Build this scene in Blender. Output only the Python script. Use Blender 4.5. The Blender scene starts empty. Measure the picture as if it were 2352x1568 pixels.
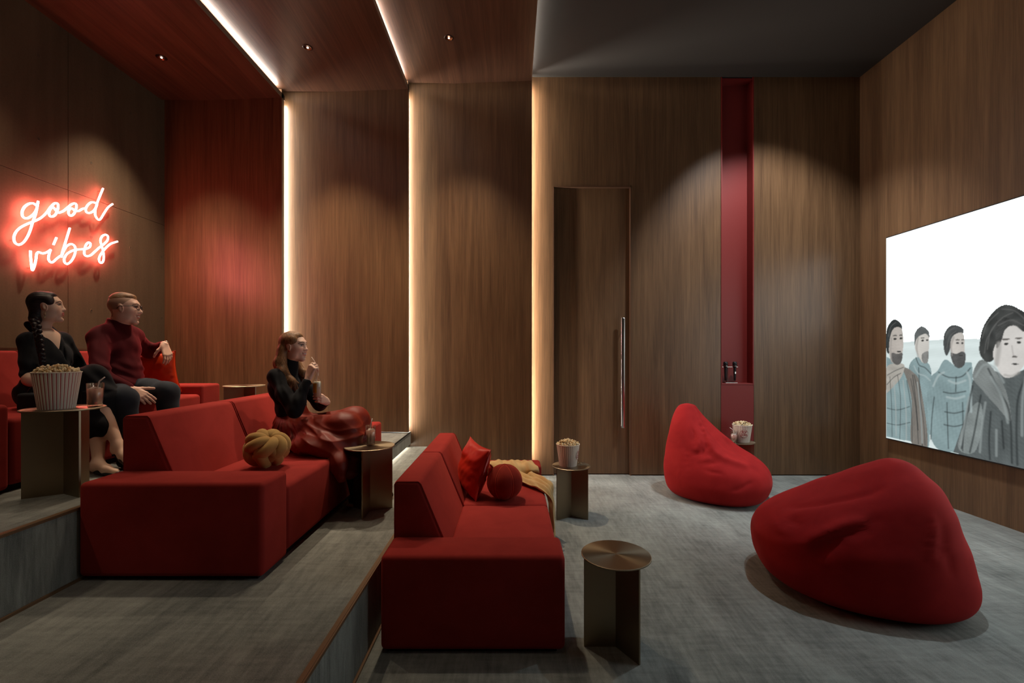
import bpy, bmesh, math, random
import numpy as np
from mathutils import Vector, Matrix

# ------------------------------------------------------------------ camera, world, exposure
sc = bpy.context.scene
COL = sc.collection
F = 1045.33                     # focal length in pixels of the 2352 x 1568 frame (16 mm on 36 mm)
CX, CY, CAMH = 1176.0, 812.0, 1.49
cam_d = bpy.data.cameras.new('camera'); cam = bpy.data.objects.new('camera', cam_d); COL.objects.link(cam)
cam_d.lens = 16.0; cam_d.sensor_width = 36.0; cam_d.sensor_fit = 'HORIZONTAL'
cam_d.shift_x = 0.0; cam_d.shift_y = 28.0 / 2352.0
cam_d.clip_start = 0.05; cam_d.clip_end = 60
cam.location = (0, 0, CAMH); cam.rotation_euler = (math.radians(90), 0, 0)
sc.camera = cam
world = bpy.data.worlds.new('world'); sc.world = world; world.use_nodes = True
world.node_tree.nodes['Background'].inputs[0].default_value = (0.02, 0.02, 0.022, 1)
world.node_tree.nodes['Background'].inputs[1].default_value = 0.2
sc.view_settings.view_transform = 'Standard'; sc.view_settings.look = 'None'
sc.view_settings.gamma = 1.0; sc.view_settings.use_curve_mapping = False
sc.view_settings.exposure = 0.0
try:
    sc.cycles.use_denoising = True
    sc.cycles.max_bounces = 8; sc.cycles.diffuse_bounces = 4; sc.cycles.glossy_bounces = 4
    sc.cycles.transmission_bounces = 6; sc.cycles.transparent_max_bounces = 8
    sc.cycles.caustics_reflective = False; sc.cycles.caustics_refractive = False
    sc.cycles.sample_clamp_indirect = 4.0
except Exception:
    pass

# light levels (lamps of the room, plus an unseen front row of spots added as fill)
SPOT_W_LEFT, SPOT_W_NEAR, SPOT_W_RIGHT, SPOT_W_BEAN, SPOT_ANGLE = 420.0, 65.0, 400.0, 240.0, 76.0
LED_WALL, LED_CEIL, LED_STEP = 75.0, 50.0, 14.0
NEON_E, SCREEN_E = 54.0, 1.8

# ------------------------------------------------------------------ helpers
RNG = np.random.default_rng(7)
def P(u, v, Y):
    """place in the room seen at image point (u, v) at distance Y"""
    return np.array([(u - CX) * Y / F, Y, CAMH - (v - CY) * Y / F])

WL = {}
def mk(name, V, Fc, mats=None, parent=None, smooth=False, mi=None, col=None, origin=None):
    V = np.asarray(V, dtype=float)
    if parent is not None: org = np.array(WL[parent.name]); loc = np.zeros(3)
    else:
        if origin is None:
            lo, hi = V.min(0), V.max(0); origin = ((lo[0]+hi[0])/2, (lo[1]+hi[1])/2, lo[2])
        org = np.array(origin, float); loc = org
    me = bpy.data.meshes.new(name)
    me.from_pydata((V - org).tolist(), [], Fc.tolist() if hasattr(Fc, 'tolist') else Fc)
    o = bpy.data.objects.new(name, me); COL.objects.link(o)
    o.location = loc
    if parent is not None: o.parent = parent
    WL[o.name] = tuple(org)
    if mats is not None:
        for m in (mats if isinstance(mats, (list, tuple)) else [mats]): me.materials.append(m)
    if mi is not None: me.polygons.foreach_set('material_index', np.asarray(mi, np.int32))
    if smooth: me.polygons.foreach_set('use_smooth', np.ones(len(me.polygons), bool))
    if col is not None:
        a = me.color_attributes.new('Col', 'FLOAT_COLOR', 'POINT')
        c = np.ones((len(V), 4), np.float32); c[:, :3] = col
        a.data.foreach_set('color', c.ravel())
    me.update()
    return o
def empty(name, loc):
    o = bpy.data.objects.new(name, None); COL.objects.link(o); o.location = loc
    o.empty_display_size = 0.1
    WL[o.name] = tuple(loc); return o
def tag(o, label=None, cat=None, group=None, kind=None):
    if label: o['label'] = label
    if cat: o['category'] = cat
    if group: o['group'] = group
    if kind: o['kind'] = kind
    return o
def dup_tree(root, loc):
    r = root.copy(); COL.objects.link(r); r.location = loc; WL[r.name] = tuple(loc)
    for ch in list(root.children):
        c = ch.copy(); COL.objects.link(c); c.parent = r; WL[c.name] = tuple(loc)
        for g in ch.children:
            d = g.copy(); COL.objects.link(d); d.parent = c; WL[d.name] = tuple(loc)
    return r
def bm_out(bm):
    bm.verts.ensure_lookup_table()
    for i, v in enumerate(bm.verts): v.index = i
    V = np.array([v.co[:] for v in bm.verts]); Fc = [[v.index for v in f.verts] for f in bm.faces]
    bm.free(); return V, Fc
def box(x0, x1, y0, y1, z0, z1):
    V = np.array([(x, y, z) for x in (x0, x1) for y in (y0, y1) for z in (z0, z1)], float)
    return V, [[0,1,3,2],[4,6,7,5],[0,4,5,1],[2,3,7,6],[0,2,6,4],[1,5,7,3]]
def rbox(x0, x1, y0, y1, z0, z1, r=0.02, seg=3):
    bm = bmesh.new(); bmesh.ops.create_cube(bm, size=1)
    for v in bm.verts:
        v.co = Vector(((x0+x1)/2 + v.co.x*(x1-x0), (y0+y1)/2 + v.co.y*(y1-y0), (z0+z1)/2 + v.co.z*(z1-z0)))
    bmesh.ops.bevel(bm, geom=bm.edges[:], offset=r, segments=seg, profile=0.5, affect='EDGES')
    return bm_out(bm)
def prism(poly, y0, y1, r=0.0, seg=3, axis='y'):
    """poly: (a, b) outline, extruded along axis"""
    bm = bmesh.new()
    f3 = {'y': lambda a, b, t: (a, t, b), 'x': lambda a, b, t: (t, a, b), 'z': lambda a, b, t: (a, b, t)}[axis]
    va = [bm.verts.new(f3(a, b, y0)) for a, b in poly]; vb = [bm.verts.new(f3(a, b, y1)) for a, b in poly]
    n = len(poly); bm.faces.new(va); bm.faces.new(vb[::-1])
    for i in range(n): bm.faces.new((va[i], vb[i], vb[(i+1) % n], va[(i+1) % n]))
    bmesh.ops.recalc_face_normals(bm, faces=bm.faces[:])
    if r: bmesh.ops.bevel(bm, geom=bm.edges[:], offset=r, segments=seg, profile=0.5, affect='EDGES')
    return bm_out(bm)
def join(*parts):
    Vs, Fs, n = [], [], 0
    for V, Fc in parts:
        Vs.append(np.asarray(V, float)); Fs += [[i+n for i in f] for f in Fc]; n += len(V)
    return np.vstack(Vs), Fs
def lathe(prof, c, seg=40, close=False):
    """prof: list of (r, z); c: centre"""
    V, Fc, rings = [], [], []
    for r, z in prof:
        if r < 1e-6: rings.append([len(V)]); V.append((c[0], c[1], c[2]+z))
        else:
            rings.append(list(range(len(V), len(V)+seg)))
            for i in range(seg):
                a = 2*math.pi*i/seg; V.append((c[0]+r*math.cos(a), c[1]+r*math.sin(a), c[2]+z))
    for A, B in zip(rings[:-1], rings[1:]):
        for i in range(seg):
            j = (i+1) % seg
            if len(A) == 1 and len(B) == 1: continue
            if len(A) == 1: Fc.append([A[0], B[j], B[i]])
            elif len(B) == 1: Fc.append([A[i], A[j], B[0]])
            else: Fc.append([A[i], A[j], B[j], B[i]])
    return np.array(V), Fc
def tube(pts, r, seg=8, closed=False, caps=True):
    pts = np.asarray(pts, float); n = len(pts)
    rr = np.full(n, r) if np.isscalar(r) else np.asarray(r, float)
    T = np.roll(pts, -1, 0) - np.roll(pts, 1, 0)
    if not closed: T[0] = pts[1]-pts[0]; T[-1] = pts[-1]-pts[-2]
    T /= np.linalg.norm(T, axis=1)[:, None] + 1e-12
    up = np.array([0, 0, 1.0]) if abs(T[0][2]) < 0.9 else np.array([1.0, 0, 0])
    nv = np.cross(T[0], up); nv /= np.linalg.norm(nv)
    V = []; Fc = []
    frames = []
    for i in range(n):
        nv = nv - T[i]*np.dot(nv, T[i]); nv /= np.linalg.norm(nv)+1e-12
        frames.append(nv.copy())
    tw = 0.0
    if closed:
        n0 = frames[-1] - T[0]*np.dot(frames[-1], T[0]); n0 /= np.linalg.norm(n0)
        tw = math.atan2(np.dot(np.cross(n0, frames[0]), T[0]), np.dot(n0, frames[0]))
    for i in range(n):
        b = np.cross(T[i], frames[i])
        for k in range(seg):
            a = 2*math.pi*k/seg + tw*i/max(n-1, 1)
            V.append(pts[i] + rr[i]*(math.cos(a)*frames[i] + math.sin(a)*b))
    m = n if closed else n-1
    for i in range(m):
        for k in range(seg):
            a, b2 = i*seg+k, i*seg+(k+1) % seg
            c, d = ((i+1) % n)*seg+(k+1) % seg, ((i+1) % n)*seg+k
            Fc.append([a, b2, c, d])
    if caps and not closed:
        Fc.append(list(range(seg))[::-1]); Fc.append([(n-1)*seg+k for k in range(seg)])
    return np.array(V), Fc
def spline(pts, n=8, closed=False):
    """Catmull-Rom through the points"""
    p = np.asarray(pts, float); out = []; m = len(p)
    for i in range(m if closed else m-1):
        if closed: a, b, c, d = p[(i-1) % m], p[i], p[(i+1) % m], p[(i+2) % m]
        else: a, b, c, d = p[max(i-1, 0)], p[i], p[i+1], p[min(i+2, m-1)]
        for k in range(n):
            t = k/n
            out.append(0.5*((2*b) + (-a+c)*t + (2*a-5*b+4*c-d)*t*t + (-a+3*b-3*c+d)*t**3))
    if not closed: out.append(p[-1])
    return np.array(out)
def wob(Pn, scale, seed=0, n=7):
    """smooth pseudo noise in -1..1"""
    r = np.random.default_rng(seed); out = np.zeros(Pn.shape[:-1])
    for i in range(n):
        k = r.normal(size=3); k *= (2*math.pi*scale*r.uniform(0.6, 1.6))/np.linalg.norm(k)
        out += np.sin(Pn @ k + r.uniform(0, 6.28))
    return out/n*1.6

# ------------------------------------------------------------------ materials
def lin(r, g, b):
    f = lambda c: (c/255/12.92) if c/255 <= 0.04045 else ((c/255+0.055)/1.055)**2.4
    return (f(r), f(g), f(b), 1.0)
def nmat(name):
    m = bpy.data.materials.new(name); m.use_nodes = True
    nt = m.node_tree; return m, nt, nt.nodes['Principled BSDF']
def setp(b, color=None, rough=None, metal=None, sheen=None, sheen_tint=None, spec=None, trans=None, ior=None, emis=None, es=None, aniso=None, coat=None):
    I = b.inputs
    if color is not None: I['Base Color'].default_value = color
    if rough is not None: I['Roughness'].default_value = rough
    if metal is not None: I['Metallic'].default_value = metal
    if sheen is not None: I['Sheen Weight'].default_value = sheen; I['Sheen Roughness'].default_value = 0.45
    if sheen_tint is not None: I['Sheen Tint'].default_value = sheen_tint
    if spec is not None: I['Specular IOR Level'].default_value = spec
    if trans is not None: I['Transmission Weight'].default_value = trans
    if ior is not None: I['IOR'].default_value = ior
    if emis is not None: I['Emission Color'].default_value = emis
    if es is not None: I['Emission Strength'].default_value = es
    if aniso is not None: I['Anisotropic'].default_value = aniso
    if coat is not None: I['Coat Weight'].default_value = coat
def coords(nt, scale, world_pos=True):
    g = nt.nodes.new('ShaderNodeNewGeometry') if world_pos else nt.nodes.new('ShaderNodeTexCoord')
    mp = nt.nodes.new('ShaderNodeMapping'); mp.inputs['Scale'].default_value = scale
    nt.links.new(g.outputs['Position' if world_pos else 'Object'], mp.inputs['Vector']); return mp.outputs[0]
def noise(nt, vec, scale=1.0, detail=3.0, rough=0.55, dist=0.0):
    n = nt.nodes.new('ShaderNodeTexNoise'); n.inputs['Scale'].default_value = scale
    n.inputs['Detail'].default_value = detail; n.inputs['Roughness'].default_value = rough
    n.inputs['Distortion'].default_value = dist
    nt.links.new(vec, n.inputs['Vector']); return n.outputs['Fac']
def ramp(nt, fac, stops):
    r = nt.nodes.new('ShaderNodeValToRGB'); e = r.color_ramp.elements
    while len(e) < len(stops): e.new(0.5)
    for i, (p, c) in enumerate(stops): e[i].position = p; e[i].color = c
    nt.links.new(fac, r.inputs['Fac']); return r.outputs['Color']
def mathn(nt, op, a, b):
    n = nt.nodes.new('ShaderNodeMath'); n.operation = op
    for i, x in enumerate((a, b)):
        if hasattr(x, 'is_linked'): nt.links.new(x, n.inputs[i])
        else: n.inputs[i].default_value = x
    return n.outputs[0]
def mixc(nt, mode, fac, a, b):
    n = nt.nodes.new('ShaderNodeMix'); n.data_type = 'RGBA'; n.blend_type = mode
    for s, x in ((n.inputs['Factor'], fac), (n.inputs[6], a), (n.inputs[7], b)):
        if hasattr(x, 'is_linked'): nt.links.new(x, s)
        else: s.default_value = x
    return n.outputs[2]
def bump(nt, b, h, strength=0.2, dist=0.01):
    n = nt.nodes.new('ShaderNodeBump'); n.inputs['Strength'].default_value = strength; n.inputs['Distance'].default_value = dist
    nt.links.new(h, n.inputs['Height']); nt.links.new(n.outputs[0], b.inputs['Normal'])

def wood(name, axis, dark, light, rough=0.37):
    m, nt, b = nmat(name)
    def sc3(c, a):
        s = [c, c, c]; s['xyz'.index(axis)] = a; return s
    n1 = noise(nt, coords(nt, sc3(5.0, 0.32)), 1, 5, 0.62, 1.1)
    n2 = noise(nt, coords(nt, sc3(34.0, 0.9)), 1, 4, 0.6, 0.4)
    n3 = noise(nt, coords(nt, sc3(170.0, 3.2)), 1, 2, 0.6, 0.0)
    h = mathn(nt, 'ADD', mathn(nt, 'MULTIPLY', n1, 0.42), mathn(nt, 'MULTIPLY', n2, 0.3))
    h = mathn(nt, 'ADD', h, mathn(nt, 'MULTIPLY', n3, 0.28))
    c = ramp(nt, h, [(0.34, dark), (0.66, light)])
    nt.links.new(c, b.inputs['Base Color']); setp(b, rough=rough, spec=0.5)
    bump(nt, b, n3, 0.12, 0.003); return m
def plain(name, color, rough=0.5, metal=0.0, **k):
    m, nt, b = nmat(name); setp(b, color=color, rough=rough, metal=metal, **k); return m
def fabric(name, color, color2, sheen=0.6, tint=None, fine=420.0, broad=5.0, bmp=0.15):
    m, nt, b = nmat(name)
    n1 = noise(nt, coords(nt, (broad,)*3), 1, 4, 0.6, 0.5); n2 = noise(nt, coords(nt, (fine,)*3), 1, 2)
    c = ramp(nt, n1, [(0.3, color), (0.72, color2)])
    nt.links.new(c, b.inputs['Base Color']); setp(b, rough=0.85, sheen=sheen, sheen_tint=tint or color2, spec=0.15)
    bump(nt, b, n2, bmp, 0.002); return m
def vcol(name, rough=0.55, spec=0.35, sheen=None, sss=0.0):
    m, nt, b = nmat(name)
    a = nt.nodes.new('ShaderNodeVertexColor'); a.layer_name = 'Col'
    nt.links.new(a.outputs[0], b.inputs['Base Color']); setp(b, rough=rough, spec=spec, sheen=sheen)
    if sss: b.inputs['Subsurface Weight'].default_value = sss; b.inputs['Subsurface Radius'].default_value = (0.012, 0.005, 0.003); b.inputs['Subsurface Scale'].default_value = 0.4
    return m
def emit(name, color, s, sampling=None):
    m = bpy.data.materials.new(name); m.use_nodes = True; nt = m.node_tree
    nt.nodes.remove(nt.nodes['Principled BSDF'])
    e = nt.nodes.new('ShaderNodeEmission'); e.inputs[0].default_value = color; e.inputs[1].default_value = s
    nt.links.new(e.outputs[0], nt.nodes['Material Output'].inputs[0])
    if sampling: m.cycles.emission_sampling = sampling
    return m

W_DK, W_LT = lin(76, 53, 35), lin(126, 95, 66)
M = {}
M['wood_v'] = wood('walnut_vertical', 'z', W_DK, W_LT)
M['wood_c'] = wood('walnut_ceiling', 'y', lin(58, 36, 26), lin(112, 78, 58))
M['wood_grey'] = wood('smoked_oak', 'z', lin(66, 56, 46), lin(116, 104, 90))
M['ceil'] = plain('dark_plaster', lin(56, 51, 46), 0.8)
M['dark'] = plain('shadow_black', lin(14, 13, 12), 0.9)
M['edge'] = plain('panel_edge', lin(120, 104, 88), 0.5)
M['nosing'] = plain('bronze_nosing', lin(120, 92, 66), 0.45, 0.3)
M['reveal'] = plain('bronze_reveal', lin(112, 82, 62), 0.4, 0.4)
m, nt, b = nmat('concrete')
n1 = noise(nt, coords(nt, (0.9, 0.9, 0.35)), 1, 6, 0.65, 0.6); n2 = noise(nt, coords(nt, (55, 55, 55)), 1, 3, 0.6)
n4 = noise(nt, coords(nt, (11, 11, 0.5)), 1, 3, 0.6)
h = mathn(nt, 'ADD', mathn(nt, 'MULTIPLY', n1, 0.6), mathn(nt, 'ADD', mathn(nt, 'MULTIPLY', n2, 0.15), mathn(nt, 'MULTIPLY', n4, 0.25)))
nt.links.new(ramp(nt, h, [(0.3, lin(80, 63, 48)), (0.7, lin(118, 96, 73))]), b.inputs['Base Color'])
setp(b, rough=0.75, spec=0.3); bump(nt, b, n2, 0.1, 0.004); M['concrete'] = m
def carpet(name, k=1.0, wall=False):
    m, nt, b = nmat(name)
    n1 = noise(nt, coords(nt, (3.2, 1.3, 3.2) if not wall else (9, 9, 1.2)), 1, 6, 0.68, 0.5)
    n2 = noise(nt, coords(nt, (40.0, 6.0, 40.0) if not wall else (60, 60, 5)), 1, 3, 0.6)
    n3 = noise(nt, coords(nt, (5.0, 36.0, 5.0)), 1, 3, 0.6)
    n4 = noise(nt, coords(nt, (300, 300, 300)), 1, 2, 0.6)
    h = mathn(nt, 'ADD', mathn(nt, 'MULTIPLY', n1, 0.38), mathn(nt, 'MULTIPLY', n2, 0.22))
    h = mathn(nt, 'ADD', h, mathn(nt, 'ADD', mathn(nt, 'MULTIPLY', n3, 0.16), mathn(nt, 'MULTIPLY', n4, 0.24)))
    d, l = lin(60, 63, 61), lin(164, 167, 160)
    nt.links.new(ramp(nt, h, [(0.32, d), (0.66, l)]), b.inputs['Base Color'])
    setp(b, rough=0.95, spec=0.1, sheen=0.25); bump(nt, b, n4, 0.35, 0.004); return m
M['carpet'] = carpet('carpet'); M['carpet_w'] = carpet('carpet_riser', wall=True)
M['velvet'] = fabric('red_velvet', lin(138, 38, 34), lin(156, 47, 42), 0.3, lin(225, 100, 84))
M['bean'] = fabric('bean_bag_suede', lin(148, 25, 26), lin(166, 34, 33), 0.2, lin(235, 90, 84))
M['satin'] = fabric('red_satin', lin(178, 26, 14), lin(192, 36, 20), 0.3, lin(240, 90, 60)); M['satin'].node_tree.nodes['Principled BSDF'].inputs['Roughness'].default_value = 0.38
M['satin'].node_tree.nodes['Principled BSDF'].inputs['Specular IOR Level'].default_value = 0.5
M['orange'] = fabric('burnt_red_satin', lin(176, 44, 14), lin(188, 54, 20), 0.3, lin(240, 110, 60))
M['orange'].node_tree.nodes['Principled BSDF'].inputs['Roughness'].default_value = 0.45
M['rust'] = fabric('rust_velvet', lin(118, 28, 20), lin(132, 36, 26), 0.5, lin(225, 110, 90))
M['mustard'] = fabric('mustard_velvet', lin(158, 122, 72), lin(176, 140, 86), 0.5, lin(235, 200, 140))
M['throw'] = fabric('beige_wool', lin(184, 152, 104), lin(212, 180, 130), 0.3, lin(225, 200, 160), fine=150, bmp=0.6)
M['red_lac'] = plain('red_lacquer', lin(124, 36, 32), 0.5)
M['black'] = plain('black_plastic', lin(22, 22, 23), 0.45)
M['chrome'] = plain('steel', lin(200, 196, 190), 0.22, 1.0)
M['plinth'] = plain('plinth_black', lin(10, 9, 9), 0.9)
m, nt, b = nmat('brushed_brass')
setp(b, color=lin(164, 148, 124), rough=0.36, metal=1.0, aniso=0.75)
tg = nt.nodes.new('ShaderNodeTangent'); tg.direction_type = 'RADIAL'; tg.axis = 'Z'; nt.links.new(tg.outputs[0], b.inputs['Tangent'])
M['brass'] = m
m, nt, b = nmat('brass_sheet'); setp(b, color=lin(152, 136, 112), rough=0.42, metal=1.0)
n2 = noise(nt, coords(nt, (200, 200, 2)), 1, 2); bump(nt, b, n2, 0.05, 0.002); M['brass_s'] = m
M['cream'] = plain('paper_cream', lin(232, 218, 200), 0.7)
M['stripe'] = plain('paper_red', lin(168, 62, 56), 0.7)
M['stripe2'] = plain('paper_rose', lin(176, 142, 134), 0.7)
m, nt, b = nmat('popcorn'); n1 = noise(nt, coords(nt, (60,)*3), 1, 2)
nt.links.new(ramp(nt, n1, [(0.35, lin(196, 152, 88)), (0.6, lin(240, 226, 190))]), b.inputs['Base Color']); setp(b, rough=0.7); M['corn'] = m
m = bpy.data.materials.new('clear_glass'); m.use_nodes = True; nt = m.node_tree; nt.nodes.remove(nt.nodes['Principled BSDF'])
tr = nt.nodes.new('ShaderNodeBsdfTransparent'); gs = nt.nodes.new('ShaderNodeBsdfGlossy'); gs.inputs['Roughness'].default_value = 0.05; mx = nt.nodes.new('ShaderNodeMixShader'); fz = nt.nodes.new('ShaderNodeLayerWeight'); fz.inputs[0].default_value = 0.25
tr.inputs[0].default_value = (0.97, 0.96, 0.95, 1)
nt.links.new(mathn(nt, 'ADD', mathn(nt, 'MULTIPLY', fz.outputs['Facing'], 0.45), 0.04), mx.inputs[0]); nt.links.new(tr.outputs[0], mx.inputs[1]); nt.links.new(gs.outputs[0], mx.inputs[2]); nt.links.new(mx.outputs[0], nt.nodes['Material Output'].inputs[0])
M['glass'] = m; M['lens'] = m
M['drink'] = plain('pink_drink', lin(238, 176, 160), 0.15, trans=0.25, ior=1.33)
M['lemon'] = plain('lemonade', lin(224, 218, 196), 0.3)
M['yellow'] = plain('yellow_label', lin(226, 166, 40), 0.5)
M['ice'] = plain('ice', lin(240, 225, 215), 0.15, trans=0.3, ior=1.3)
M['straw'] = plain('paper_straw', lin(232, 214, 204), 0.6)

# ------------------------------------------------------------------ the room
XL, XR, YB, YF = -4.233, 4.252, 5.563, -2.2
YPL, YPR = 5.545, 5.42                     # a wall fin runs from YPL (left) forward to YPR (right)
FIN_X = [XL, -2.743, -1.239, 0.236]        # edges of the fins
FIN_Z = [(4.556, 4.540), (4.660, 4.640), (4.762, 4.738)]
ZC = 4.869
T1X, T2X, T1Z, T2Z = -0.718, -2.157, 0.3625, 0.725

floor = tag(mk('floor', *box(-4.6, 4.6, YF, 5.9, -0.12, 0.0), M['carpet']), kind='structure')
def tier(name, x0, x1, y0, y1, z0, z1):
    V, Fc = box(x0, x1, y0, y1, z0, z1)
    o = mk(name, V, Fc, [M['carpet'], M['carpet_w']], floor, mi=[1, 1, 1, 1, 1, 0]); return o
tier('tier', XL, T1X, YF, 5.6, 0.0, T1Z)
tier('tier', XL, T2X, YF, 5.6, T1Z, T2Z)
HS = T1Z/2
tier('half_step', T1X, 0.236, 4.42, 5.6, 0.03, HS)
tier('half_step', T2X, -1.233, 4.42, 5.6, T1Z+0.03, T1Z+HS)
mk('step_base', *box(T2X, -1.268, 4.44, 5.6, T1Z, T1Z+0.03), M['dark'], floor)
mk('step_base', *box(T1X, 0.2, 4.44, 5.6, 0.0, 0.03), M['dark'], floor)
for x, z in ((T1X, T1Z), (T2X, T2Z)):
    mk('nosing', *box(x-0.001, x+0.006, YF, 5.5 if z > 0.5 else 5.5, z-0.012, z+0.0015), M['nosing'], floor)
    mk('nosing', *box(x-0.022, x-0.002, YF, 4.42, z-0.004, z+0.002), M['nosing'], floor)
    mk('riser_trim', *box(x, x+0.012, YF, 4.42, z-T1Z, z-T1Z+0.012), M['nosing'], floor)
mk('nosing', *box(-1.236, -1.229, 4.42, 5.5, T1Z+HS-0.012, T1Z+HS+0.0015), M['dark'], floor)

wall_back = tag(mk('wall_back', *box(-4.6, 4.6, 5.86, 5.98, -0.12, 5.2), M['dark']), kind='structure')
for i in range(3):
    x0, x1 = FIN_X[i], FIN_X[i+1]; s = (YPR-YPL)/(x1-x0)
    xl = x0 - (0.1 if i else 0.0); yl = YPL + s*(xl-x0)
    poly = [(xl, yl), (x1, YPR), (x1, YPR+0.05), (xl, yl+0.05)]
    zb = [T2Z, T1Z+HS, HS][i]
    V, Fc = prism(poly, zb+0.012 if i else T2Z+0.012, FIN_Z[i][1]+0.1, axis='z')
    if i == 1:   # the part of fin 2 below the half step is covered; fin 3 reaches down to tier 1 at its left
        pass
    if i == 2:
        V, Fc = prism(poly, 0.012, FIN_Z[i][1]+0.1, axis='z')
    mk('wall_panel', V, Fc, M['wood_v'], wall_back)
def wp(x0, x1, z0, z1, y0=YB, t=0.05): return mk('wall_panel', *box(x0, x1, y0, y0+t, z0, z1), M['wood_v'], wall_back)
DX0, DX1, DZ = 0.500, 1.459, 3.54
NX0, NX1, NZ = 2.555, 2.954, 1.128
wp(0.13, DX0, 0.012, 5.0); wp(DX0, DX1, DZ, 5.0); wp(DX1, NX0-0.004, 0.012, 5.0); wp(NX1+0.004, XR+0.05, 0.012, 5.0)

door = tag(mk('door_1', *box(DX0+0.012, DX1-0.012, YB+0.05, YB+0.09, 0.012, DZ-0.012), M['wood_v']), kind='structure')
for a in ((DX0, DX0+0.012, 0.0, DZ), (DX1-0.012, DX1, 0.0, DZ)):
    mk('door_jamb', *box(a[0], a[1], YB-0.004, YB+0.09, a[2], a[3]), M['reveal'], door)
mk('door_head', *box(DX0, DX1, YB-0.004, YB+0.09, DZ-0.014, DZ), M['reveal'], door)
hd = mk('door_handle', *rbox(1.328, 1.374, YB-0.035, YB-0.012, 0.585, 1.93, 0.009, 3), M['chrome'], door, smooth=True)
for z in (0.75, 1.77): mk('handle_post', *tube([(1.351, YB+0.055, z), (1.351, YB-0.02, z)], 0.009), M['chrome'], hd)

M['tie'] = plain('tie_plug', lin(84, 70, 54), 0.8)
wall_left = tag(mk('wall_left', *box(XL-0.2, XL-0.012, YF, 5.9, -0.12, 5.2), M['dark']), kind='structure')
yb = [YF, -0.16, 1.34, 2.84, 4.34, 5.56]; zb = [0.70, 3.05, 4.72]
for j in range(2):
    for i in range(5):
        mk('concrete_panel', *rbox(XL-0.02, XL, yb[i]+0.0015, yb[i+1]-0.0015, zb[j]+0.0015, zb[j+1]-0.0015, 0.002, 1), M['concrete'], wall_left)
for y in (3.56, 4.07, 4.58, 5.05, 5.50):
    for z in (4.155, 3.41, 2.66, 1.92):
        V, Fc = lathe([(0.010, 0.0002), (0.012, 0.0018), (0.014, 0.0015), (0.015, 0.0)], (0, 0, 0), 18)
        V = np.c_[V[:, 2], V[:, 0], V[:, 1]*1.25] + np.array([XL, y, z])
        mk('tie_hole', V, Fc, M['concrete'], wall_left, smooth=True)
        V, Fc = lathe([(0.0, 0.0006), (0.0105, 0.0006)], (0, 0, 0), 14)
        mk('tie_hole', np.c_[V[:, 2], V[:, 0], V[:, 1]*1.25] + np.array([XL, y, z]), Fc, M['tie'], wall_left)
wall_right = tag(mk('wall_right', *box(XR, XR+0.1, YF, 5.9, -0.12, 5.2), M['wood_v']), kind='structure')
wall_front = tag(mk('wall_front', *box(-4.6, 4.6, YF-0.1, YF, -0.12, 5.2), M['wood_v']), kind='structure')
trim = tag(mk('trim_1', *box(XL, -3.70, YF, 4.05, T2Z, 1.533), M['concrete']), kind='structure')

ceiling = tag(mk('ceiling', *box(-4.6, 4.6, YF, 5.9, 5.06, 5.16), M['dark']), kind='structure')
for i in range(3):
    x0, x1 = FIN_X[i], FIN_X[i+1]; z0, z1 = FIN_Z[i]; s = (z1-z0)/(x1-x0)
    xl = x0 - (0.1 if i else 0.0); zl = z0 + s*(xl-x0)
    mk('ceiling_panel', *prism([(xl, zl), (x1-0.003, z1), (x1-0.003, z1+0.058), (xl, zl+0.058)], YF, 5.50), M['wood_c'], ceiling)
    mk('fin_edge', *box(x1-0.003, x1, YF, 5.50, z1, z1+0.058), M['edge'], ceiling)
mk('ceiling_panel', *box(0.13, XR+0.05, YF, 5.7, ZC, ZC+0.05), M['ceil'], ceiling)
for i in (1, 2, 3):
    mk('fin_edge', *box(FIN_X[i]-0.001, FIN_X[i]+0.002, YPR+0.001, YPR+0.05, [0.735, T1Z+HS+0.012, 0.012][i-1], FIN_Z[i-1][1]), M['edge'], wall_back)

# light slots behind the fins
WARM = (1.0, 0.95, 0.87, 1)
led_w = emit('led_wall', WARM, LED_WALL); led_c = emit('led_ceiling', WARM, LED_CEIL); led_w3 = emit('led_wall_door', WARM, LED_WALL*2.0); led_s = emit('led_step', (1, 0.86, 0.66, 1), LED_STEP)
names = ['beside the red-lit panel', 'behind the middle fin', 'beside the door wall']
for i in (1, 2, 3):
    x = FIN_X[i]-0.05; z0 = [T2Z, T1Z+HS, HS][i-1]+0.02
    yb_ = YPR + 0.056 if i < 3 else YPR + 0.056
    V, Fc = box(x-0.006, x, yb_, yb_+0.03, z0 + 0.01, FIN_Z[i-1][1]-0.01)
    if i == 3: V, Fc = box(x-0.03, x, yb_+0.02, yb_+0.032, z0+0.01, FIN_Z[2][1]-0.01)
    tag(mk('led_strip', V, Fc, led_w if i < 3 else led_w3), 'warm vertical light strip hidden in the wall slot ' + names[i-1], 'light strip', 'light strips behind the fins')
    zt = FIN_Z[i-1][1] + 0.064
    V, Fc = box(x-0.022, x, YF+0.05, 5.44, zt, zt+(0.014 if i < 3 else 0.008))
    tag(mk('led_strip', V, Fc, led_c), 'warm light strip hidden in the ceiling slot ' + names[i-1], 'light strip', 'light strips behind the fins')
tag(mk('led_strip', *box(-1.266, -1.262, 4.46, 5.47, T1Z+0.004, T1Z+0.026), led_s), 'light strip glowing under the carpeted half step by the back wall', 'light strip')

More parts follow.
